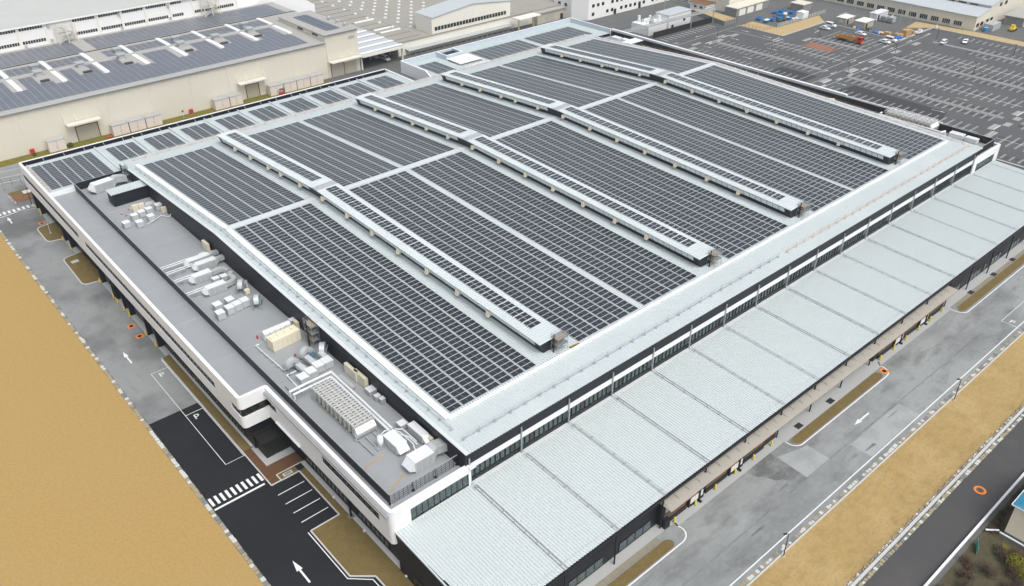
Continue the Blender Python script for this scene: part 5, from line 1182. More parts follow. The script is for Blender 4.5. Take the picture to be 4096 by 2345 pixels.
b = W(t); b.box(209.5,198.6,0,226,214,4.5); b.build('wall', 'shutter', t); b = W(t); b.box(209.1,198.0,4.51,226.4,214.4,4.8); b.build('roof', 'grey_roof', t)
b = W(t); b.box(214.5,198.5,0,219.5,198.59,4.0); b.build('sliding_door', 'beige_canopy', t); b = W(t); b.box(223,198.5,0,224.6,198.59,2.4); b.build('door', 'dark_frame', t)
t = thing('beige_canopy', 'narrow beige canopy on round posts between the gabled shed and the beige shed', 'canopy', (197.5,196,0))
b = W(t); b.box(195.5,194.2,5.2,207.5,199,5.5); b.build('canopy_roof', 'offwhite_wall', t)
for x, y in ((198.2,197.9),(206.5,197.9)):
    b = W(t); b.tube((x,y,0),(x,y,5.2),.22,8); p = b.build('post', 'cream_wall', t); b = W(t); b.tube((x,y,0),(x,y,.7),.34,8); b.build('footing', 'yellow', p)
t = thing('rooftop_plant', 'white tank and blue grey pipe on the roof between the gabled shed and beige shed', 'plant', (206,209,0))
b = W(t); b.box(199,206,0,208,216,3.6); b.build('base_block', 'offwhite_wall', t); b = W(t); b.box(201,207,3.61,204.5,210,5.2); b.build('tank', 'unit_white', t); b = W(t); b.path([(205.5,208,4.2),(206.5,211,4.9),(206.5,215,4.9)],.55,8); b.build('pipe', 'unit_grey', t)
wo = thing('white_office', 'long white two storey office with rows of small dark windows beyond the rear block', 'office', (229,189,0))
b = W(wo); b.prism([(226,206),(226,194.8),(230.2,188.6),(330,186.6),(330,206)], 0, 9.6); b.build('wall', 'white_wall', wo)
b = W(wo); b.prism([(225.8,206.2),(225.8,194.7),(230.1,188.4),(330.2,186.4),(330.2,206.2)], 9.61, 9.9); b.build('roof', 'offwhite_wall', wo)
def yy(x): return 188.6-(x-230.2)*2/99.8
xs = [232.4+2.95*i for i in range(30)]
rnd = random.Random(9)
for i, x in enumerate(xs):
    for z in (1.5,5.1):
        if rnd.random() < .22: continue
        b = W(wo); b.box(x,yy(x)-.08,z,x+1.5,yy(x)-.0,z+1.35); b.build('window', 'dark_glass', wo)
for x in (246,262): b = W(wo); b.box(x,yy(x)-.1,0,x+1.6,yy(x)-.0,2.3); b.build('door', 'dark_frame', wo)
for y in (197.5,201.5): b = W(wo); b.box(225.93,y,5.1,225.99,y+1.6,6.4); b.build('window', 'dark_glass', wo)
pb2 = thing('plant_building', 'white plant building with roof pipes and tanks behind the black fence', 'plant building', (233,155,0))
b = W(pb2); b.box(231.5,155.2,0,243,164.5,3.9); b.box(243.01,154.4,0,257.5,161.5,6.3); b.build('wall', 'white_wall', pb2)
b = W(pb2); b.box(242.7,154.1,6.31,257.8,161.8,6.5); b.build('roof', 'blue_grey_roof', pb2)
for x, z0 in ((245,1.0),(252.5,2.6)): b = W(pb2); b.box(x,154.3,z0,x+1.4,154.39,z0+1.2); b.build('window', 'dark_glass', pb2)
rnd = random.Random(21)
for i in range(12):
    b = W(pb2); x = rnd.uniform(232.5,242); y = rnd.uniform(156,163.5); h = rnd.uniform(.8,2.6)
    if i % 2: b.tube((x,y,3.91),(x,y,3.9+h),rnd.uniform(.3,.7),8); b.build('roof_tank', 'unit_white', pb2)
    else: b.box(x,y,3.91,x+rnd.uniform(.6,2),y+rnd.uniform(.6,1.5),3.9+h*.6); b.build('roof_unit', 'unit_grey', pb2)
t = thing('pipe_bridge', 'long elevated steel pipe bridge crossing in front of the plant building', 'pipe bridge', (228,152.2,0)); b = W(t)
for dy, dz in ((-.5,5.4),(0,5.4),(.5,5.4),(-.5,6.2),(.5,6.2)): b.path([(200,152.8+dy,dz),(268,149.9+dy,dz),(267,180+dy,dz)] if dz < 6 else [(200,152.8+dy,dz),(268,149.9+dy,dz),(267,180+dy,dz)],.13,5)
for i in range(30): x = 202+i*2.2; b.tube((x,152.25-.04*i,5.4),(x,152.25-.04*i,6.2),.05,4); b.tube((x,152.25-.04*i,5.4),(x+2.2,152.25-.04*i,6.2),.04,4)
b.build('truss', 'galv_steel', t)
for x, y in ((215,152.2),(253.2,150.6),(267.6,150.2),(267.4,177)): b = W(t); b.box(x-.15,y-.15,0,x+.15,y+.15,5.4); b.build('post', 'galv_steel', t)
t = thing('dark_fence', 'long black sheet fence between the plant building and the marked bays', 'fence', (231,151.5,0)); b = W(t); b.hexa([(230.5,151.6,0),(266.9,150.1,0),(266.9,150.3,0),(230.5,151.8,0),(230.5,151.6,2.3),(266.9,150.1,2.3),(266.9,150.3,2.3),(230.5,151.8,2.3)]); b.build('sheet_panel', 'black', t)
b = W(t); b.hexa([(230.5,151.55,2.301),(266.9,150.05,2.301),(266.9,150.35,2.301),(230.5,151.85,2.301),(230.5,151.55,2.36),(266.9,150.05,2.36),(266.9,150.35,2.36),(230.5,151.85,2.36)]); b.build('top_rail', 'dark_frame', t)
tb = [(272.7,166.4),(266.9,143.6),(274.5,143.0),(276.5,158.7)]
b = MB(); b.prism(tb, -.02, 1.78); t = b.build('retaining_wall', 'grey_block'); tag(t, 'grey block retaining wall round a raised bed of tan gravel', 'wall')
sheet('gravel_strip', 'tan_gravel', [(p[0]*.97+272.4*.03, p[1]*.97+153*.03) for p in tb], 1.83, .06)
t = thing('tall_cream_block', 'tall blank cream block behind the low grey store with a beige roof', 'building', (286,156,0)); b = W(t); b.box(285.2,155.2,0,316,178,13); b.build('wall', 'cream_wall', t); b = W(t); b.box(284.9,154.9,13.01,316.3,178.3,13.3); b.build('roof', 'pale_roof', t)
t = thing('gate_house', 'small white gate house with a rusty brown roof against the tall cream block', 'hut', (281,164,0)); b = W(t); b.box(278.5,162.8,0,285.1,171.5,3.0); b.build('wall', 'white_wall', t); b = W(t); b.box(278.1,162.4,3.01,285.15,171.9,3.25); b.build('roof', 'rust', t)
for y in (164.5,167.8): b = W(t); b.box(278.42,y,1.2,278.49,y+1.4,2.3); b.build('window', 'dark_glass', t)
t = thing('store_shed', 'long low store with a beige flat roof and pale doors beside the blue skips', 'store', (282,148.8,0)); b = W(t); b.box(282,148.6,0,306,154.8,3.4); b.build('wall', 'grey_block', t); b = W(t); b.box(281.7,148.2,3.41,306.3,154.8,3.7); b.build('roof', 'cream_wall', t)
for x in (284,290,296.5): b = W(t); b.box(x,148.52,.1,x+4.6,148.59,2.9); b.build('door', 'offwhite_wall', t)
t = thing('small_shed', 'small grey block shed with a beige lid roof beyond the skips', 'shed', (310,134,0)); b = W(t); b.box(310.2,133.4,0,316.6,139.8,3.0); b.build('wall', 'grey_block', t); b = W(t); b.box(309.9,133.1,3.01,316.9,140.1,3.25); b.build('roof', 'cream_wall', t)
# far right cream factory
fb = thing('cream_factory', 'long cream factory with many dark windows and stepped blue grey roofs beyond the car park', 'factory', (336,69,0))
b = W(fb); b.box(336,69,0,385,190,5.7); b.box(347.5,69.02,5.71,385,190,8.2); b.build('wall', 'cream_wall', fb)
b = W(fb); b.hexa([(335.5,68.6,5.72),(347.49,68.6,7.2),(347.49,190,7.2),(335.5,190,5.72),(335.5,68.6,5.95),(347.49,68.6,7.4),(347.49,190,7.4),(335.5,190,5.95)]); b.hexa([(346.9,68.6,8.21),(366,68.6,10.6),(366,190,10.6),(346.9,190,8.21),(346.9,68.6,8.45),(366,68.6,10.8),(366,190,10.8),(346.9,190,8.45)]); b.build('roof', 'blue_grey_roof', fb)
b = W(fb); b.poly([(336,69.0,5.7),(347.5,69.0,5.7),(347.5,69.0,7.15)]); b.poly([(347.5,69.0,8.2),(385,69.0,8.2),(366,69.0,10.55)]); b.build('gable', 'cream_wall', fb)
for i in range(22):
    y = 74.5+4.93*i; b = W(fb); b.box(335.92,y,1.0,335.99,y+3.2,2.75); f_ = b.build('window', 'dark_glass', fb); b = W(fb)
    for j in (1,2,3): b.box(335.88,y+.8*j-.04,1.0,335.915,y+.8*j+.04,2.75)
    b.build('frame', 'unit_white', f_)
    b = W(fb); b.box(347.42,y,7.45,347.49,y+3.2,8.0); b.build('window', 'dark_glass', fb)
for x, z in ((337.2,1.3),(341,1.3),(346.2,1.5),(342.6,7.9) if False else (350,1.5),(352,8.25) if False else (356,6.6),(361,6.6)): b = W(fb); b.box(x,68.92,z,x+2.4,68.99,z+1.5); b.build('window', 'dark_glass', fb)
t = thing('long_grey_shed', 'long grey shed with white shutters at the far right edge behind the cream factory', 'shed', (357,60,0)); b = W(t); b.box(356.5,56,0,377,65.8,3.4); b.build('wall', 'grey_block', t); b = W(t); b.box(356.1,55.6,3.41,377.4,66.2,3.7); b.build('roof', 'grey_roof', t)
for i in range(4): b = W(t); b.box(356.42,56.4,.1,356.49,58,2.6) if i == 0 else b.box(357.5+i*4.6,55.92,.1,361.6+i*4.6,55.99,2.8); b.build('shutter_door', 'white_wall', t)
t = thing('grey_tank_block', 'grey white round cornered tank block beside the end wall of the cream factory', 'tank', (345,66,0)); b = W(t); b.box(340.5,63.5,.2,348,67.6,2.7); b.build('tank_body', 'unit_grey', t); b = W(t); b.box(340.3,63.3,0,348.2,67.8,.199); b.build('plinth', 'grey_block', t)
t = thing('blue_drum', 'short blue drum next to the grey tank block', 'drum', (339,65.6,0)); b = MB(); b.tube((0,0,0),(0,0,1.6),1.0,12); b.build('drum_body', 'skip_blue', t); b = MB(); b.tube((0,0,1.601),(0,0,1.7),.8,12); b.build('lid', 'unit_grey', t)
t = thing('yellow_loader', 'small yellow loader parked on bare ground at the far right edge', 'loader', (348,58.5,0)); b = MB(); b.box(-1.6,-.8,.5,1.6,.8,1.4); b.build('body', 'yellow', t); b = MB(); b.box(-.9,-.7,1.401,.4,.7,2.5); b.build('cab', 'yellow', t); b = MB(); b.hexa([(1.7,-1,.1),(2.6,-1,.1),(2.6,1,.1),(1.7,1,.1),(1.7,-1,.9),(2.2,-1,.9),(2.2,1,.9),(1.7,1,.9)]); b.build('bucket', 'dark_frame', t)
for x in (-1, 1):
    for y in (-.85, .85): b = MB(); b.tube((x,y-.15,.5),(x,y+.15,.5),.5,10); b.build('wheel', 'rubber', t)
# electrical yard, containers and sheds at the lot edge
def hut(name, label, x0, y0, x1, y1, h, wall, roofm, open_='y', cat='shed', group=None):
    t = thing(name, label, cat, (x0,y0,0), 0, group); b = W(t); b.box(x0,y0,0,x1,y1,h); b.build('wall', wall, t); b = W(t); b.box(x0-.25,y0-.25,h+.01,x1+.25,y1+.25,h+.2); b.build('roof', roofm, t)
    b = W(t)
    if open_ == 'y': b.box(x0+.8,y0-.03,.1,x0+2.2,y0-.003,h-.5)
    else: b.box(x0-.03,y0+.8,.1,x0-.003,y1-.8,h-.4)
    b.build('door', 'dark_frame', t); return t
s1_ = hut('site_shed', 'beige site shed with a light blue notice on its side at the lot edge', 305,109.3,311.5,113.6,2.7, 'beige_canopy', 'offwhite_wall', group='beige sheds at the lot edge')
b = W(s1_); b.box(304.93,110.6,.9,304.99,112.4,2.0); b.build('notice', 'tarp_blue', s1_).data.materials[0] = M('blue_grey_roof')
hut('site_shed', 'beige site shed right of two at the lot edge, behind a pale crate', 305.2,100.8,312.5,105.4,2.7, 'beige_canopy', 'offwhite_wall', group='beige sheds at the lot edge')
hut('container', 'white shipping container standing in the fenced electrical yard', 321.3,104.2,330.5,107.6,2.7, 'unit_white', 'unit_white', cat='container')
t = thing('transformer', 'grey electrical transformers with insulators in the fenced yard', 'transformer', (323,99,0))
for y in (97.2,100.4): b = W(t); b.box(321.8,y,.3,324.6,y+2.4,2.4); b.build('cabinet', 'unit_grey', t); b = W(t); [b.box(321.5,y+.2+.3*i,.5,321.79,y+.3+.3*i,2.0) for i in range(7)]; b.build('radiator', 'galv_steel', t); b = W(t); [b.tube((322.4+.8*i,y+1.2,2.401),(322.4+.8*i,y+1.2,3.4),.1,5) for i in range(3)]; b.build('insulator', 'offwhite_wall', t)
for x, y, h in ((323,94.6,7),(327,92.8,8.5),(330.5,98,7.5),(318.6,104.6,7.5),(320.5,114.5,6)): 
    b = MB(); b.tube((0,0,0),(0,0,h),.12,6,0,.07); b.box(-.6,-.05,h-.6,.6,.05,h-.5); o = b.build('utility_pole', 'galv_steel'); o.location = (x,y,0); tag(o, 'thin grey pole standing in the electrical yard by the cream factory', 'pole', 'poles in the electrical yard')
def post_fence(label, pts, h, m, step=2.2, rails=3, cat='fence', name='wire_fence', rail_r=.02, bars=0, group=None):
    t = thing(name, label, cat, (*pts[0],0), 0, group); rb = W(t)
    pb = MB(); pb.tube((0,0,0),(0,0,h),.045,5); po = pb.build('post', m, t); first_ = True; base = Vector((*pts[0],0))
    for p, q in zip(pts, pts[1:]):
        P, Q = Vector(p), Vector(q); L = (Q-P).length; k = max(1, round(L/step))
        for i in range(0 if first_ else 1, k+1):
            c = P+(Q-P)*(i/k)
            o = po if first_ else po.copy()
            if not first_: COL.objects.link(o); o.parent = t
            first_ = False; o.location = Vector((*c,0))-base
        for r in range(rails): z = h*(r+1)/rails-.05; rb.tube((*P,z),(*Q,z),rail_r,4)
        for i in range(int(L/bars) if bars else 0): c = P+(Q-P)*(i*bars/L); rb.tube((*c,.15),(*c,h-.05),.018,3)
    rb.build('mesh_rails', m, t); return t
post_fence('white railing fence beside the tan gravel strip and the blue skips', [(281.3,126.8),(316.4,125.9)], 1.7, 'unit_white', 2.0, 4, bars=.4)
post_fence('grey wire fence round the electrical yard in front of the cream factory', [(316.4,118),(332.5,94.2),(338.5,67.2)], 1.5, 'galv_steel', 2.2, 4)
post_fence('thin brown wire fence on the tan gravel strip corner', [(272.6,138.8),(273,128),(281,127)], 1.4, 'dark_frame', 1.8, 3)
post_fence('grey wire fence on top of the raised gravel bed', [(266.8,143.4),(274.4,142.8)], 3.0, 'dark_frame', 1.6, 3)
post_fence('low grey rail along the far right lot boundary', [(335.6,60),(338,20),(339,-60)], 1.1, 'galv_steel', 2.4, 3)
t = thing('pipe_stack', 'rows of grey pipes stacked in the fenced corner of the electrical yard', 'pipes', (318,117,0))
for i in range(7): b = W(t); b.tube((313+.9*i,112.5,.4),(317+.9*i,119.5,.4),.32,7); b.build('pipe', 'galv_steel', t)
for i in range(8):
    xa, ya = ((315.5,110.5),(314,113.5),(318.2,110),(320,116.5),(330,109.5),(326.5,111),(317.2,106.6),(315.5,121))[i]
# =====================================================================
# VEHICLES, SKIPS, PALLETS
# =====================================================================
def vehicle(kind, label, x, y, rz, group, paint='car_white'):
    """length along local +x (front at +x)"""
    t = thing('parked_'+('van' if kind == 'van' else 'car'), label, 'van' if kind == 'van' else 'car', (x,y,0), rz, group)
    if kind == 'van': st = [(-2.35,.45,1.75),(-2.3,.4,1.95),(-1.0,.4,1.98),(.9,.4,1.95),(1.75,.4,1.25),(2.25,.42,1.0),(2.35,.5,.75)]; w = .86; belt = 1.12
    elif kind == 'tall': st = [(-1.7,.45,1.55),(-1.65,.4,1.72),(.2,.4,1.75),(.75,.4,1.62),(1.25,.4,1.08),(1.62,.42,.95),(1.7,.5,.7)]; w = .76; belt = 1.0
    else: st = [(-2.25,.5,.95),(-2.1,.4,1.05),(-1.35,.4,1.38),(-.2,.4,1.48),(.55,.4,1.40),(1.25,.4,.98),(2.1,.42,.78),(2.28,.5,.62)]; w = .88; belt = .92
    b = MB(); pr = []
    for xx, zb_, zt in st:
        if zt > belt+.08: pr.append([(xx,-w,zb_),(xx,-w*1.0,belt),(xx,-w*.86,zt),(xx,w*.86,zt),(xx,w,belt),(xx,w,zb_)])
        else: pr.append([(xx,-w,zb_),(xx,-w,zt-.12),(xx,-w*.9,zt),(xx,w*.9,zt),(xx,w,zt-.12),(xx,w,zb_)])
    ix = [[b._v(p) for p in r] for r in pr]
    for a, c in zip(ix, ix[1:]):
        for j in range(5): b.f.append([a[j], a[j+1], c[j+1], c[j]]); b.m.append(0)
        b.f.append([a[5], a[0], c[0], c[5]]); b.m.append(0)
    b.f.append(ix[0][::-1]); b.f.append(ix[-1]); b.m += [0,0]
    body = b.build('body', paint, t)
    # glass: side windows and screens stand just proud of the body
    def lerp(xx):
        for (x0,_,z0),(x1,_,z1) in zip(st, st[1:]):
            if x0 <= xx <= x1: return z0+(z1-z0)*(xx-x0)/(x1-x0)
        return st[0][2]
    roofx = [s for s in st if s[2] > belt+.25]; xa, xb = roofx[0][0]+.15, roofx[-1][0]+.15
    for sgn, nm in ((-1,'side_window'),(1,'side_window')):
        b = MB(); n = 4; e = .012
        for i in range(n):
            u, v_ = xa+(xb-xa)*i/n+.04, xa+(xb-xa)*(i+1)/n-.04
            q = []
            for xx, top in ((u,0),(v_,0),(v_,1),(u,1)):
                zt = min(lerp(xx),1.9); z = belt+.04 if not top else belt+(zt-belt)*.84; f_ = (z-belt)/max(.1,zt-belt); q.append((xx, sgn*(w-(w*.14)*f_+e), z))
            b.poly(q if sgn < 0 else q[::-1])
        b.build(nm, 'car_glass', t)
    for nm, i0 in (('windscreen', [i for i in range(len(st)-1) if st[i][2] > belt+.3 and st[i+1][2] <= belt+.3][-1]), ('rear_window', 0)):
        (x0,_,z0),(x1,_,z1) = st[i0], st[i0+1]
        if nm == 'rear_window': x0, z0, x1, z1 = st[0][0]-.015, belt+.05, st[0][0]-.015, st[0][2]-.1
        if abs(z1-z0) < .15: x0, z0, x1, z1 = st[1][0], st[1][2], st[2][0], st[2][2]
        m0, m1 = .12, .85; b = MB(); o = .015
        A = (x0+(x1-x0)*m0, z0+(z1-z0)*m0+o); B_ = (x0+(x1-x0)*m1, z0+(z1-z0)*m1+o); ww = w*.8
        b.poly([(A[0]+o,-ww,A[1]),(A[0]+o,ww,A[1]),(B_[0]+o,ww,B_[1]),(B_[0]+o,-ww,B_[1])]) if nm == 'windscreen' else b.poly([(A[0]-.0,-ww,A[1]),(B_[0]-.0,-ww,B_[1]),(B_[0]-.0,ww,B_[1]),(A[0]-.0,ww,A[1])])
        b.build(nm, 'car_glass', t)
    L0 = st[0][0]; L1 = st[-1][0]
    for xx in (L0+.85, L1-.8):
        for s in (-1,1): b = MB(); b.tube((xx,s*(w-.16),.32),(xx,s*(w+.02),.32),.32,12); wl = b.build('wheel', 'rubber', t); b = MB(); b.tube((xx,s*(w+.021),.32),(xx,s*(w+.03),.32),.19,8); b.build('rim', 'galv_steel', wl)
    for s in (-1,1): b = MB(); b.box(L1-.06,s*w*.75-.18,.58,L1+.02,s*w*.75+.18,.72); b.build('headlight', 'unit_grey', t); b = MB(); b.box(L0-.02,s*w*.8-.1,.7,L0+.05,s*w*.8+.1,.95); b.build('tail_light', 'red', t)
    b = MB(); b.box(L1-.02,-w*.5,.42,L1+.03,w*.5,.56); b.build('grille', 'dark_frame', t)
    return t
GV = 'white vehicles in the car park'
vehicle('sedan', 'white saloon car parked beside a white van at the far left of the lot', 293.4,111.8,-1.62, GV)
vehicle('van', 'long white van parked behind the saloon at the far left of the lot', 298.4,112.2,-1.6, GV)
vehicle('sedan', 'white car parked behind the truck with a dark window band', 296.5,97.3,-1.6, GV)
vehicle('sedan', 'white car beside red cones and a taller white car', 293.4,85.0,-1.6, GV)
vehicle('van', 'taller white car behind the low one near the red cones', 297.2,84.6,-1.6, GV)
vehicle('tall', 'boxy white small car facing the camera across the footpath', 309.2,68.9,PI*1.02, GV)
vehicle('sedan', 'white car with a dark grille parked alone beyond the boxy small car', 317.0,63.8,PI*1.08, GV)
vehicle('van', 'white van parked in front under the loading canopy', 133.2,201.4,-PI/2, 'vans under the loading canopy')
vehicle('van', 'white van parked behind the other under the loading canopy', 131.6,206.6,-PI/2, 'vans under the loading canopy')
# flatbed crane truck
t = thing('crane_truck', 'orange flatbed truck with a red cab and folded crane parked in the lot', 'truck', (285,95.5,0), -PI/2)
b = MB(); b.box(-5.6,-.5,.75,4.6,.5,1.0); b.build('chassis', 'dark_frame', t)
b = MB(); b.box(-5.8,-1.2,1.001,2.2,1.2,1.15,0); b.box(-5.8,-1.2,1.151,2.2,-1.1,1.75,1); b.box(-5.8,1.1,1.151,2.2,1.2,1.75,1); b.box(-5.8,-1.1,1.151,-5.7,1.1,1.75,1); b.box(2.1,-1.1,1.151,2.2,1.1,2.2,1); b.build('flatbed', ['truck_bed','truck_yellow'], t)
b = MB(); b.hexa([(3.5,-1.15,.6),(5.5,-1.15,.6),(5.5,1.15,.6),(3.5,1.15,.6),(3.5,-1.1,2.8),(5.25,-1.1,2.8),(5.25,1.1,2.8),(3.5,1.1,2.8)]); c_ = b.build('cab', 'red', t)
b = MB(); b.hexa([(5.43,-1.0,1.7),(5.46,-1.0,1.7),(5.46,1.0,1.7),(5.43,1.0,1.7),(5.30,-.95,2.6),(5.33,-.95,2.6),(5.33,.95,2.6),(5.30,.95,2.6)]); b.build('windscreen', 'car_glass', c_)
for s in (-1,1): b = MB(); b.box(4.1,s*1.16-.02,1.7,5.1,s*1.16+.02,2.5); b.build('side_window', 'car_glass', c_)
b = MB(); b.box(5.5,-1.15,.5,5.62,1.15,.95); b.build('bumper', 'truck_yellow', c_)
b = MB(); b.box(2.4,-.4,1.0,3.3,.4,2.4); b.tube((2.85,0,2.4),(2.85,0,3.0),.25,8); b.hexa([(2.9,-.15,2.9),(-1.8,-.15,2.5),(-1.8,.15,2.5),(2.9,.15,2.9),(2.9,-.15,3.2),(-1.8,-.15,2.8),(-1.8,.15,2.8),(2.9,.15,3.2)]); b.build('crane', 'truck_yellow', t)
for xx in (4.4,-2.6,-3.9):
    for s in (-1,1): b = MB(); b.tube((xx,s*.8,.5),(xx,s*1.15,.5),.5,12); b.build('wheel', 'rubber', t)
def skip(label, x, y, rz, l=3.2, w=1.8, h=1.1):
    t = thing('skip', label, 'skip', (x,y,0), rz, 'blue skips and crates in the yard'); b = MB()
    a = [(-l/2+.35,-w/2,.1),(l/2-.35,-w/2,.1),(l/2-.35,w/2,.1),(-l/2+.35,w/2,.1)]; c = [(-l/2,-w/2,h),(l/2,-w/2,h),(l/2,w/2,h),(-l/2,w/2,h)]
    for i in range(4): b.poly([a[i],a[(i+1)%4],c[(i+1)%4],c[i]])
    b.poly(a[::-1]); b.poly([(p[0]*.9,p[1]*.9,h*.6) for p in a]); b.build('bin', 'skip_blue', t); b = MB()
    for i in range(4): p, q = Vector(c[i]), Vector(c[(i+1)%4]); b.tube(p, q, .06, 5)
    b.build('rim', 'tarp_blue', t); return t
for x, y, r, l in ((285.4,139.0,.3,'blue skip nearest the raised gravel bed'),(284.6,134.6,.4,'blue skip in front with a white sheet over it'),(288.6,134.3,.2,'blue skip right behind the front one'),(292.6,133.4,.1,'blue skip in the middle of the yard'),(299.5,140.6,.5,'blue skip at the back of the yard near the store'),(303.2,139.4,.1,'small blue skip at the back beside the grey shed'),(304.6,135.2,.2,'blue skip beside the white box'),(295.6,130.6,.4,'blue crate near the white railing'),(297.6,136.6,.3,'blue crate behind the loose bags')): skip(l, x, y, r)
b = MB(); b.hexa([(-1.4,-.8,1.12),(1.4,-.8,1.12),(1.4,.8,1.12),(-1.4,.8,1.12),(-1,-.6,1.4),(1,-.6,1.3),(1,.6,1.45),(-1,.6,1.35)]); o = b.build('white_sheet', 'unit_white'); o.location = (284.6,134.6,0); tag(o, 'white sheet lying over the front blue skip', 'sheet')
t = thing('white_box', 'white cube shaped cabin between the blue skips and the white railing', 'cabin', (302,128.4,0)); b = MB(); b.box(-2,-1.7,0,2,1.7,2.7); b.build('wall', 'unit_white', t); b = MB(); b.box(-2.1,-1.8,2.701,2.1,1.8,2.8); b.build('roof', 'coping', t)
rnd = random.Random(4)
for i, (x, y, s, m, l) in enumerate(((298.6,128.9,1.0,'unit_white','pale rubbish bag beside the white cabin'),(297.2,129.6,.8,'unit_cream','cream rubbish bag beside the white cabin'),(296.4,131.8,.9,'unit_white','white bag among the blue crates'),(300.8,136.2,1.1,'unit_white','white bag heap near the back skips'),(294.6,135.6,.8,'rust','brown scrap heap in the middle of the skips'),(296.2,134.2,.9,'dark_frame','black scrap heap among the skips'),(289.6,131.6,1.2,'dirt','heap of dark brush in front of the skips'),(292,130.8,1.0,'dirt','second heap of dark brush by the railing'),(295.2,138,.7,'red','small red drum among the skips'))):
    b = MB(); b.ball((0,0,s*.4),s,8,6,0,.6)
    for k in range(len(b.v)): v = b.v[k]; b.v[k] = tuple(c*rnd.uniform(.75,1.15) for c in v)
    o = b.build('rubbish_heap', m); o.location = (x,y,0); tag(o, l, 'heap', 'heaps among the skips')
def pallet_stack(label, x, y, l, w, h, m, group='crates and tarpaulins along the lot edge', rz=0):
    t = thing('pallet_stack', label, 'stack', (x,y,0), rz, group); b = MB(); b.box(-l/2,-w/2,0,l/2,w/2,.14); b.build('pallet', 'wood_plank', t); b = MB(); n = max(1,int(h/.6))
    for i in range(n): j = .06*((i*7)%3); b.box(-l/2+.05+j,-w/2+.05,.141+h*i/n,l/2-.05,w/2-.05-j,.14+h*(i+1)/n-.02)
    b.build('load', m, t); return t
PS = [(304.2,86.0,1.8,1.6,1.6,'cardboard','stack of brown boxes nearest the left end of the tarpaulins'),(304.6,90.0,2.2,2.4,1.2,'cardboard','wide low brown crate in the middle of the stacks'),(308.6,84.8,2.4,2.4,2.4,'cardboard','tall brown crate stack near the red cones'),(311.8,85.0,2.2,2.2,2.0,'cardboard','tall brown crate stack furthest from the lot'),(306.4,85.4,2.4,1.8,1.0,'cardboard','low brown crates before the tall stacks'),(304.9,98.6,2.4,1.6,1.2,'green_grass','pale green crate beside the right site shed'),(304.6,92.6,1.6,1.5,.6,'box_pink','flat pinkish boards between the crates'),(313.6,83.9,1.6,1.5,1.2,'cardboard','single brown crate by the pickup'),(303.6,104.4,1.0,1.0,.8,'box_pink','small pinkish bundle in front of the right site shed')]
for x, y, l, w, h, m, lb in PS: pallet_stack(lb, x, y, l, w, h, m)
for x, y, s, m, l in ((303.5,102.4,.9,'tarp_blue','blue tarpaulin heap in front of the right site shed'),(303.2,97.0,.9,'tarp_blue','small blue tarpaulin heap beside the green crate'),(303.8,94.6,1.1,'tarp_blue','blue tarpaulin heap in the middle of the crates'),(304.4,93.5,.8,'unit_white','white sheet heap beside the blue tarpaulin'),(303.0,84.3,1.4,'tarp_blue','big blue tarpaulin heap at the lot edge near the red cones'),(303.0,91.6,.9,'rust','brown scrap heap between the tarpaulins')):
    b = MB(); b.ball((0,0,s*.35),s,9,6,0,.6)
    for k in range(len(b.v)): v = b.v[k]; b.v[k] = tuple(c*rnd.uniform(.75,1.2) for c in v)
    o = b.build('tarpaulin_heap', m); o.location = (x,y,0); tag(o, l, 'tarpaulin', 'crates and tarpaulins along the lot edge')
t = thing('pickup_truck', 'small white pickup truck beside the tall brown crates', 'pickup', (315.6,82.6,0), -.2); b = MB(); b.box(-1.9,-.75,.4,.3,.75,.55); b.box(-1.9,-.75,.551,.3,-.68,1.0); b.box(-1.9,.68,.551,.3,.75,1.0); b.box(-1.9,-.68,.551,-1.83,.68,1.0); b.build('bed', 'unit_white', t); b = MB(); b.hexa([(.35,-.75,.4),(1.8,-.75,.4),(1.8,.75,.4),(.35,.75,.4),(.4,-.7,1.8),(1.4,-.7,1.8),(1.4,.7,1.8),(.4,.7,1.8)]); b.build('cab', 'car_white', t)
for xx in (-1.3,1.2):
    for s in (-1,1): b = MB(); b.tube((xx,s*.6,.3),(xx,s*.8,.3),.3,10); b.build('wheel', 'rubber', t)
for x, y, l in ((291.0,82.8,'red cone in front of the low white car by the lane'),(293.2,82.0,'red cone at the corner of the low white car'),(299,82.6,'red cone behind the taller white car'),(308.6,80.0,'red cone at the near end of the far footpath'),(289.3,113.8,'red cone left of the white saloon'),(326.5,81.8,'red cone by the lot gate'),(310.4,73.6,'red cone at the end of the far kerb strip')): cone_(l, x, y, 0, 'red cones in the car park')
t = thing('lot_sign', 'white board sign on posts at the far gate of the lot', 'sign', (327,80.6,0)); b = MB(); b.box(-.8,-.05,.5,.8,.05,1.9); b.build('board', 'unit_white', t); b = MB(); b.box(-.7,-.09,0,-.6,-.051,1.9); b.box(.6,-.09,0,.7,-.051,1.9); b.build('posts', 'galv_steel', t)
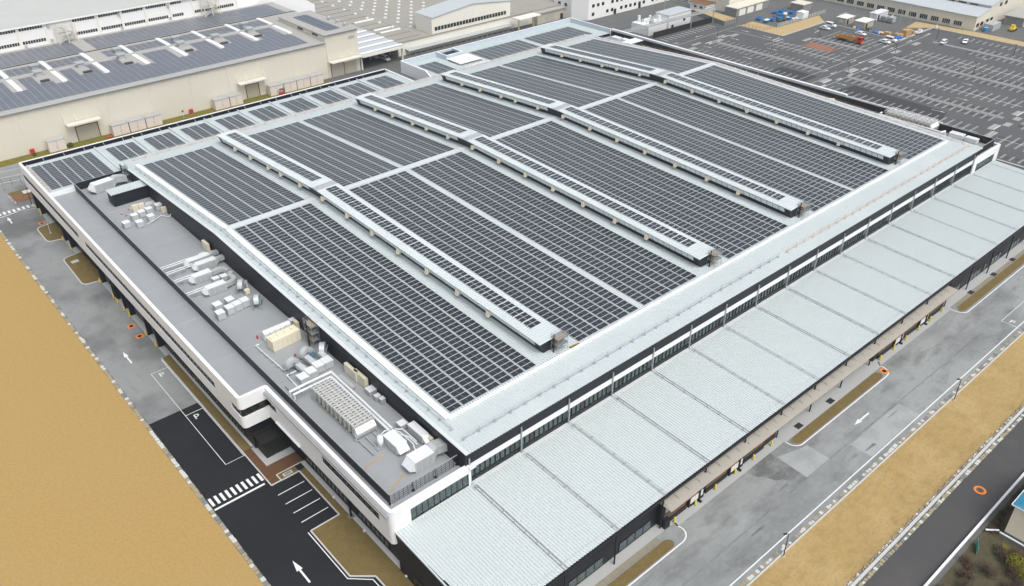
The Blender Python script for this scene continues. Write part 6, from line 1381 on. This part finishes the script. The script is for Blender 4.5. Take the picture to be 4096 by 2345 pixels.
# lamp posts
def lamp(label, x, y, rz, group):
    t = thing('lamp_post', label, 'lamp post', (x,y,0), rz, group); b = MB(); b.tube((0,0,0),(0,0,4.9),.085,8,0,.06); b.build('pole', 'dark_frame', t); b = MB(); b.tube((0,0,0),(0,0,.25),.22,8); b.build('base', 'kerb', t); b = MB(); b.tube((0,0,4.85),(.55,0,4.95),.05,6); b.box(.3,-.12,4.9,.85,.12,5.02); b.build('lamp_head', 'dark_frame', t); return t
L0 = lamp('black lamp post on the near end of the dry lawn below the canopy', 44.3,-35.1,2.6,'black lamp posts along the dry lawn')
dup(L0, (97.7,-35.2,0), 2.6, 'black lamp post on the dry lawn opposite the second dock', 'black lamp posts along the dry lawn')
for x, y, l in ((246.4,73.8,'lamp post on the near footpath end of the first triple kerb strip'),(279.3,73.5,'lamp post on the footpath end of the middle triple kerb strip'),(311.8,73.0,'lamp post at the footpath end of the far triple kerb strip'),(245.9,43.7,'lamp post in the middle of the nearest triple kerb strip'),(279.4,43.6,'lamp post in the middle of the second triple kerb strip'),(311.8,43.2,'lamp post in the middle of the far triple kerb strip'),(247.1,132.2,'lamp post at the far left end of the car park near the plant fence'),(246.7,106.5,'lamp post in the left half of the nearest triple kerb strip'),(280.1,106.4,'lamp post near the orange hatching with a small red sign')): dup(L0, (x,y,0), 2.9, l, 'black lamp posts in the car park')
# =====================================================================
# FOREGROUND: WEST AND SOUTH
# =====================================================================
def bollard(label, x, y, group):
    t = thing('bollard', label, 'bollard', (x,y,0), 0, group); b = MB(); b.tube((0,0,0),(0,0,1.05),.16,8); b.ball((0,0,1.05),.16,8,5); b.build('post', 'yellow', t); b = MB(); b.tube((0,0,0),(0,0,.06),.18,8); b.build('base_plate', 'dark_frame', t); return t
BW = bollard('yellow bollard in the row along the west side loading doors', -4.6,158.3,'yellow bollards along the west side')
for y in (153.5,135.7,130.0,109.9,101.2,98.7,94.8,91.8,82.8,77.6): dup(BW, (-4.7,y,0))
BS = bollard('yellow bollard in front of the first dock', 37.4,-20.1,'yellow bollards at the first dock')
for x in (42.6,47.6,52.8,57.8,62.9): dup(BS, (x,-20.2,0))
BS.location = (37.4,-20.3,0)
for x in (98.9,104.0,108.7,113.9,118.8,124.0): dup(BS, (x,-20.2,0), None, 'yellow bollard in front of the second dock', 'yellow bollards at the second dock')
def manhole(label, x, y, ring=False, z=.006):
    t = thing('manhole_cover', label, 'manhole', (x,y,z), 0, 'orange ringed manhole covers'); b = MB()
    if ring: b.tube((0,0,0),(0,0,.006),.95,20)
    else: b.box(-.75,-.75,0,.75,.75,.006)
    b.build('orange_surround', 'orange', t); b = MB(); b.tube((0,0,.007),(0,0,.012),.42 if not ring else .6,16); b.build('cover', 'rust' if ring else 'dark_frame', t)
    if ring: b = MB(); b.tube((0,0,.013),(0,0,.016),.4,16); b.build('cover_centre', 'side_road', t)
for x, y, l in ((-5.75,88.2,'square orange manhole further of the two by the west loading doors'),(-5.8,83.5,'square orange manhole nearer of the two by the west loading doors'),(-5.9,149.0,'square orange manhole beyond the small grass island')): manhole(l, x, y)
manhole('square orange manhole at the rounded end of the long grass island', 96.3,-22.5, z=.02); manhole('round orange ringed manhole in the dark side road', 79.1,-48.2, True)
for x, y, l in ((70.7,-20.5,'first square dark grating in the pavement beside the long grass island'),(80.8,-20.5,'second square dark grating in the pavement beside the long grass island'),(136,-20.9,'nearest dark grating beside the far grass island'),(147.2,-20.9,'second dark grating beside the far grass island'),(157,-20.9,'third dark grating beside the far grass island')):
    t = thing('drain_grating', l, 'grating', (x,y,.035), 0, 'dark gratings in the pavement'); b = MB(); b.box(-.8,-.55,0,.8,.55,.012); b.build('cover', 'louver_panel', t); b = MB(); [b.box(-.7+.28*i,-.5,.0121,-.62+.28*i,.5,.02) for i in range(6)]; b.build('bars', 'dark_frame', t)
t = thing('flagpole', 'thin white pole standing on the small west grass island', 'pole', (-5.9,141.8,.06)); b = MB(); b.tube((0,0,0),(0,0,3.6),.05,6); b.build('pole', 'unit_white', t); b = MB(); b.box(-.2,-.2,0,.2,.2,.08); b.build('base', 'kerb', t)
dup(L0, (-4.9,160.7,0), 1.2, 'black lamp post beside the crossing near the fenced planting bed', 'black lamp posts on the west side')
for x, y, l in ((-5.9,123.4,'square white hatch in the second west grass island'),(-2.1,28.5,'white hatch in the planting bed by the brown paved plaza')):
    t = thing('hatch', l, 'hatch', (x,y,.06), 0, 'white hatches in the grass'); b = MB(); b.box(-.8,-.35 if y < 50 else -.6,0,.8,.35 if y < 50 else .6,.05); b.build('frame', 'stone_white', t); b = MB(); b.box(-.55,-.22 if y < 50 else -.4,.051,.55,.22 if y < 50 else .4,.07); b.build('lid', 'stone_grey' if y < 50 else 'kerb', t)
for x, y, l in ((1.05,18.6,'small white spotlight in the grass beside the parking bays'),(.95,9.5,'small white spotlight in the grass at mid wall'),(.9,-1.6,'small white spotlight in the grass below the canopy corner'),(-3.2,62,'small white spotlight on the grass strip beside the bus bay')):
    t = thing('spotlight', l, 'spotlight', (x-.3,y,.05), 0, 'small white spotlights in the grass'); b = MB(); b.tube((0,0,0),(0,0,.2),.05,6); b.build('stem', 'unit_grey', t); b = MB(); b.box(-.2,-.16,.2,.2,.16,.45); b.build('housing', 'unit_white', t)
t = thing('downpipe_post', 'dark square downpipe with a small concrete foot at the west wall', 'downpipe', (.8,13.6,0)); b = MB(); b.box(-.13,-.13,0,.13,.13,5.7); b.build('pipe', 'dark_frame', t); b = MB(); b.box(-.5,-.45,0,.45,.45,.12); b.build('foot', 'stone_grey', t)
t = thing('electric_cabinet', 'dark cabinet standing beside the column at the first dock end', 'cabinet', (35.7,-20.0,0)); b = MB(); b.box(-.55,-.35,.1,.55,.35,1.7); b.build('case', 'dark_cladding', t); b = MB(); b.box(-.6,-.4,0,.6,.4,.099); b.build('plinth', 'stone_grey', t)
post_fence('wire fence round the small planting bed at the far west corner', [(-7.6,179),(-8,165.6)], 1.8, 'galv_steel', 2.2, 3); post_fence('wire fence along the back of the small planting bed at the far west corner', [(-7.4,179),(-3.0,177.5)], 2.2, 'dark_frame', 2.0, 3)
sheet('planting_bed', 'rust', [(-7.8,171.4),(-7.7,165.9),(-2,164.6),(-2,170)], .02); sheet('planting_bed', 'brown_grass', [(-7.6,173.6),(-7.7,171.5),(-2,170.1),(-2,173)], .02)
for x, y, l in ((-7.9,170.8,'red and white barrier furthest along the planting bed'),(-7.8,169.2,'second red and white barrier along the planting bed'),(-7.9,167.6,'third red and white barrier along the planting bed'),(-7.8,166.1,'red and white barrier nearest the crossing')):
    t = thing('safety_barrier', l, 'barrier', (x,y,0), PI/2, 'red and white barriers by the planting bed'); b = MB(); b.box(-.5,-.05,.35,.5,.05,.75); b.build('board', 'red', t); b = MB(); b.box(-.5,-.25,0,-.42,.25,.3); b.box(.42,-.25,0,.5,.25,.3); b.tube((-.46,0,.3),(-.46,0,.9),.04,5); b.tube((.46,0,.3),(.46,0,.9),.04,5); b.build('legs', 'unit_white', t)
t = thing('bench_frames', 'white striped frame stack beside the planting bed', 'frame stack', (-3.6,170.2,0)); b = MB(); [b.box(-1.0,-.9+.5*i,.3,1.0,-.6+.5*i,.5) for i in range(4)]; b.build('slats', 'unit_white', t); b = MB(); b.box(-.9,-.8,0,-.8,.8,.299); b.box(.8,-.8,0,.9,.8,.299); b.build('legs', 'galv_steel', t)
# containers and small things along the warehouse wall
def cargo(label, x0, x1, y=194.5, d=2.5, h=3.2):
    t = thing('storage_container', label, 'container', (x0,y,0), 0, 'pinkish storage containers along the cream warehouse'); b = W(t); b.box(x0,y,0,x1,y+d,h); b.build('wall', 'box_pink', t); b = W(t); b.box(x0-.08,y-.1,h+.001,x1+.08,y+d+.1,h+.16); b.build('roof', 'unit_grey', t)
    b = W(t); m = (x0+x1)/2; b.box(m-.03,y-.03,.1,m+.03,y-.002,h-.1); b.box(m-.3,y-.05,1.1,m-.22,y-.002,1.4); b.build('door_joint', 'rust', t)
for x0, x1, l in ((9.5,14.3,'single pinkish container left of the first shutter door'),(28.3,33.2,'left of three pinkish containers right of the first shutter door'),(33.5,38.4,'middle of three pinkish containers right of the first shutter door'),(38.7,43.6,'right of three pinkish containers right of the first shutter door'),(61.6,66.6,'left of two pinkish containers in the middle of the warehouse wall'),(66.9,71.3,'right of two pinkish containers in the middle of the warehouse wall'),(81.6,86.6,'leftmost of four pinkish containers by the second shutter door'),(86.9,91.6,'second of four pinkish containers by the second shutter door'),(91.9,96.9,'third of four pinkish containers by the second shutter door'),(97.2,102.2,'rightmost of four pinkish containers by the second shutter door')): cargo(l, x0, x1)
for x, l in ((5.4,'red hydrant box near the left end of the warehouse wall'),(54.2,'red hydrant box in the middle of the warehouse wall')):
    t = thing('hydrant_box', l, 'hydrant box', (x,197.0,0), 0, 'red hydrant boxes at the warehouse'); b = MB(); b.box(-.6,-.3,.15,.6,.3,1.6); b.build('case', 'red', t); b = MB(); b.box(-.5,-.25,0,.5,.25,.149); b.build('plinth', 'kerb', t)
t = thing('stop_sign', 'red and white road sign on a white pole in the grass by the warehouse', 'sign', (50.9,195.4,0)); b = MB(); b.tube((0,0,0),(0,0,2.2),.05,6); b.build('pole', 'unit_white', t); b = MB(); b.tube((0,-.05,2.2),(0,-.01,2.2),.4,10); b.build('plate', 'red', t)
t = thing('forklift', 'red and black forklift in front of the four pinkish containers', 'forklift', (85.2,193.2,0)); b = MB(); b.box(-1,-.55,.2,.7,.55,.95); b.build('body', 'red', t); b = MB(); [b.tube((x,y,.95),(x*.9,y,2.1),.05,5) for x in (-.8,.5) for y in (-.5,.5)]; b.box(-.85,-.55,2.1,.55,.55,2.16); b.build('guard_frame', 'dark_frame', t); b = MB(); [b.box(.75,y-.06,.1,.87,y+.06,2.6) for y in (-.4,.4)]; b.box(.9,-.45,.1,1.9,-.35,.16); b.box(.9,.35,.1,1.9,.45,.16); b.build('mast', 'black', t)
for xx in (-.7,.45):
    for s in (-1,1): b = MB(); b.tube((xx,s*.5,.28),(xx,s*.65,.28),.28,10); b.build('wheel', 'rubber', t)
t = thing('pallet_truck', 'red trolley beside the first shutter door of the warehouse', 'trolley', (27.0,194.6,0)); b = MB(); b.box(-.8,-.4,.15,.8,.4,.3); b.tube((-.8,0,.3),(-1.3,0,1.2),.05,5); b.build('frame', 'red', t); b = MB(); [b.tube((x,-.3,.14),(x,.3,.14),.14,8) for x in (-.6,.6)]; b.build('wheels', 'rubber', t)
def leafball(b, c, r, n, sz, rnd, flat=.8, mi=0):
    for _ in range(n):
        while True:
            p = Vector((rnd.uniform(-1,1),rnd.uniform(-1,1),rnd.uniform(-1,1)))
            if .25 < p.length < 1: break
        q = Vector(c)+Vector((p.x*r,p.y*r,p.z*r*flat)); s = sz*rnd.uniform(.6,1.4)
        n_ = (p+Vector((rnd.uniform(-.8,.8),rnd.uniform(-.8,.8),rnd.uniform(-.2,.9)))).normalized(); a = n_.orthogonal().normalized()*s; c2 = n_.cross(a.normalized())*s*.6
        b.poly([q-a,q+c2,q+a,q-c2], mi)
for x, y, r, l in ((15.6,195.4,1.0,'low green bush between the single container and the shutter door'),(5.4,195.6,.6,'small green bush below the red hydrant box')):
    rn = random.Random(int(x*10)); t = thing('bush', l, 'bush', (x,y,0), 0, 'green bushes at the warehouse'); b = MB(); leafball(b,(0,0,r*.6),r,260,.16,rn,.7); b.build('foliage', 'foliage', t); b = MB(); b.tube((0,0,0),(0,0,r*.5),.06,5); b.build('stem', 'twigs', t)
# south east: fence, guard wall, ditch, house, shrubs
post_fence('long brown post fence between the dry lawn and the pale kerb of the side road', [(22,-44.05),(190,-44.05)], 1.15, 'rust', 2.05, 2, rail_r=.015)
t = thing('guard_wall', 'low white concrete guard wall along the far side of the dark side road', 'guard wall', (30,-51.4,0)); b = W(t); b.box(0,-51.55,-.03,260,-51.3,.5); b.build('wall', 'stone_white', t); b = W(t); b.box(0,-51.6,.501,260,-51.25,.6); b.build('cap', 'coping', t)
hs_ = thing('house', 'cream house with a blue tiled roof at the right edge of the photo', 'house', (72.6,-57.5,0)); b = W(hs_); b.box(72.7,-66,0,86,-54.5,6.2); b.build('wall', 'house_wall', hs_)
b = W(hs_); b.hexa([(72.4,-66.6,6.21),(86.5,-66.6,6.21),(86.5,-54.1,6.21),(72.4,-54.1,6.21),(75.5,-60.4,8.4),(83.2,-60.4,8.4),(83.2,-60.1,8.4),(75.5,-60.1,8.4)]); r = b.build('roof', 'blue_tiles', hs_)
b = W(hs_); b.box(72.28,-66.7,6.1,72.38,-54.0,6.28); b.box(72.4,-54.08,6.1,86.5,-53.98,6.28); b.build('gutter', 'unit_white', hs_); b = W(hs_); b.box(72.6,-66,.0,72.69,-54.5,.7); b.build('foundation', 'stone_grey', hs_)
t = thing('low_wall', 'white capped low wall running past the house corner', 'wall', (71.5,-55,0)); b = W(t); b.box(72.0,-75,-.02,72.2,-54.2,.5); b.build('wall', 'stone_grey', t); b = W(t); b.box(71.95,-75,.501,72.25,-54.1,.6); b.hexa([(72.3,-54.0,.5),(70.9,-52.6,.5),(71.1,-52.4,.5),(72.5,-53.8,.5),(72.3,-54.0,.6),(70.9,-52.6,.6),(71.1,-52.4,.6),(72.5,-53.8,.6)]); b.build('cap', 'coping', t)
t = thing('green_net', 'green mesh net fence between the guard wall and the shrubs', 'net', (66.3,-52.6,0)); b = W(t); b.hexa([(65.8,-53.6,0),(67.7,-52.7,0),(67.72,-52.65,0),(65.82,-53.55,0),(65.8,-53.6,1.3),(67.7,-52.7,1.3),(67.72,-52.65,1.3),(65.82,-53.55,1.3)]); b.build('mesh', 'teal_net', t); b = W(t); b.tube((65.8,-53.55,0),(65.8,-53.55,1.4),.05,5); b.tube((67.7,-52.65,0),(67.7,-52.65,1.4),.05,5); b.build('post', 'galv_steel', t)
rn = random.Random(77)
def bare_shrub(label, x, y, r, n):
    t = thing('bare_shrub', label, 'shrub', (x,y,0), 0, 'bare brown shrubs below the guard wall'); b = MB()
    for _ in range(n):
        p = Vector((rn.uniform(-.2,.2)*r,rn.uniform(-.2,.2)*r,0)); d = Vector((rn.uniform(-1,1),rn.uniform(-1,1),rn.uniform(.6,1.5))).normalized(); q = p+d*r*rn.uniform(.6,1.1); b.tube(p,q,.025,3,0,.012)
        for _ in range(4): s = p+(q-p)*rn.uniform(.35,1); e = s+Vector((rn.uniform(-1,1),rn.uniform(-1,1),rn.uniform(0,1))).normalized()*r*rn.uniform(.25,.5); b.tube(s,e,.014,3,0,.008)
    b.build('branches', 'twigs', t); b = MB(); leafball(b,(0,0,r*.35),r*.9,int(n*5),.09,rn,.5); b.build('leaves', 'dirt', t)
for i in range(26):
    x = 55+rn.uniform(0,24); y = -53.0-rn.uniform(0,7.5)
    if x > 70.0: x = 62+rn.uniform(0,8)
    bare_shrub('tangled bare brown shrub on the bank below the white guard wall', x, y, rn.uniform(.9,1.7), 34)
for i in range(12): bare_shrub('bare brown shrub close under the guard wall beside the house', 72+i*1.6, -52.6-rn.uniform(0,.5), rn.uniform(.6,1.0), 24)
for x, y, r, l in ((67.8,-58.2,1.5,'round yellow green shrub at the bottom right corner beside the low wall'),(66.6,-59.6,1.2,'second yellow green shrub at the bottom right corner')):
    t = thing('leafy_shrub', l, 'shrub', (x,y,0), 0, 'yellow green shrubs'); b = MB(); leafball(b,(0,0,r*.7),r,900,.13,rn,.75); b.build('foliage', 'shrub_yellow', t); b = MB(); b.tube((0,0,0),(0,0,r*.6),.08,5); b.build('stem', 'twigs', t)
sheet('green_patch', 'green_grass', [(69.4,-55.8),(71,-55.2),(71,-57.8),(69,-57.4)], .0)
# label length check
for o in COL.objects:
    if 'label' in o and not 4 <= len(o['label'].split()) <= 16: print('LABEL', len(o['label'].split()), o.name, '|', o['label'])

hz = bpy.data.materials.new('haze_air'); hz.use_nodes = True; hn = hz.node_tree; hn.nodes.clear()
ho_ = hn.nodes.new('ShaderNodeOutputMaterial'); hv = hn.nodes.new('ShaderNodeVolumePrincipled')
hv.inputs['Color'].default_value = (.86,.95,.98,1); hv.inputs['Density'].default_value = 0.00016; hv.inputs['Anisotropy'].default_value = 0.2
hn.links.new(hv.outputs[0], ho_.inputs['Volume']); MATS['haze_air'] = hz
b = MB(); b.box(-460,-310,-1.2,960,960,104); tag(b.build('haze', 'haze_air'), kind='stuff')
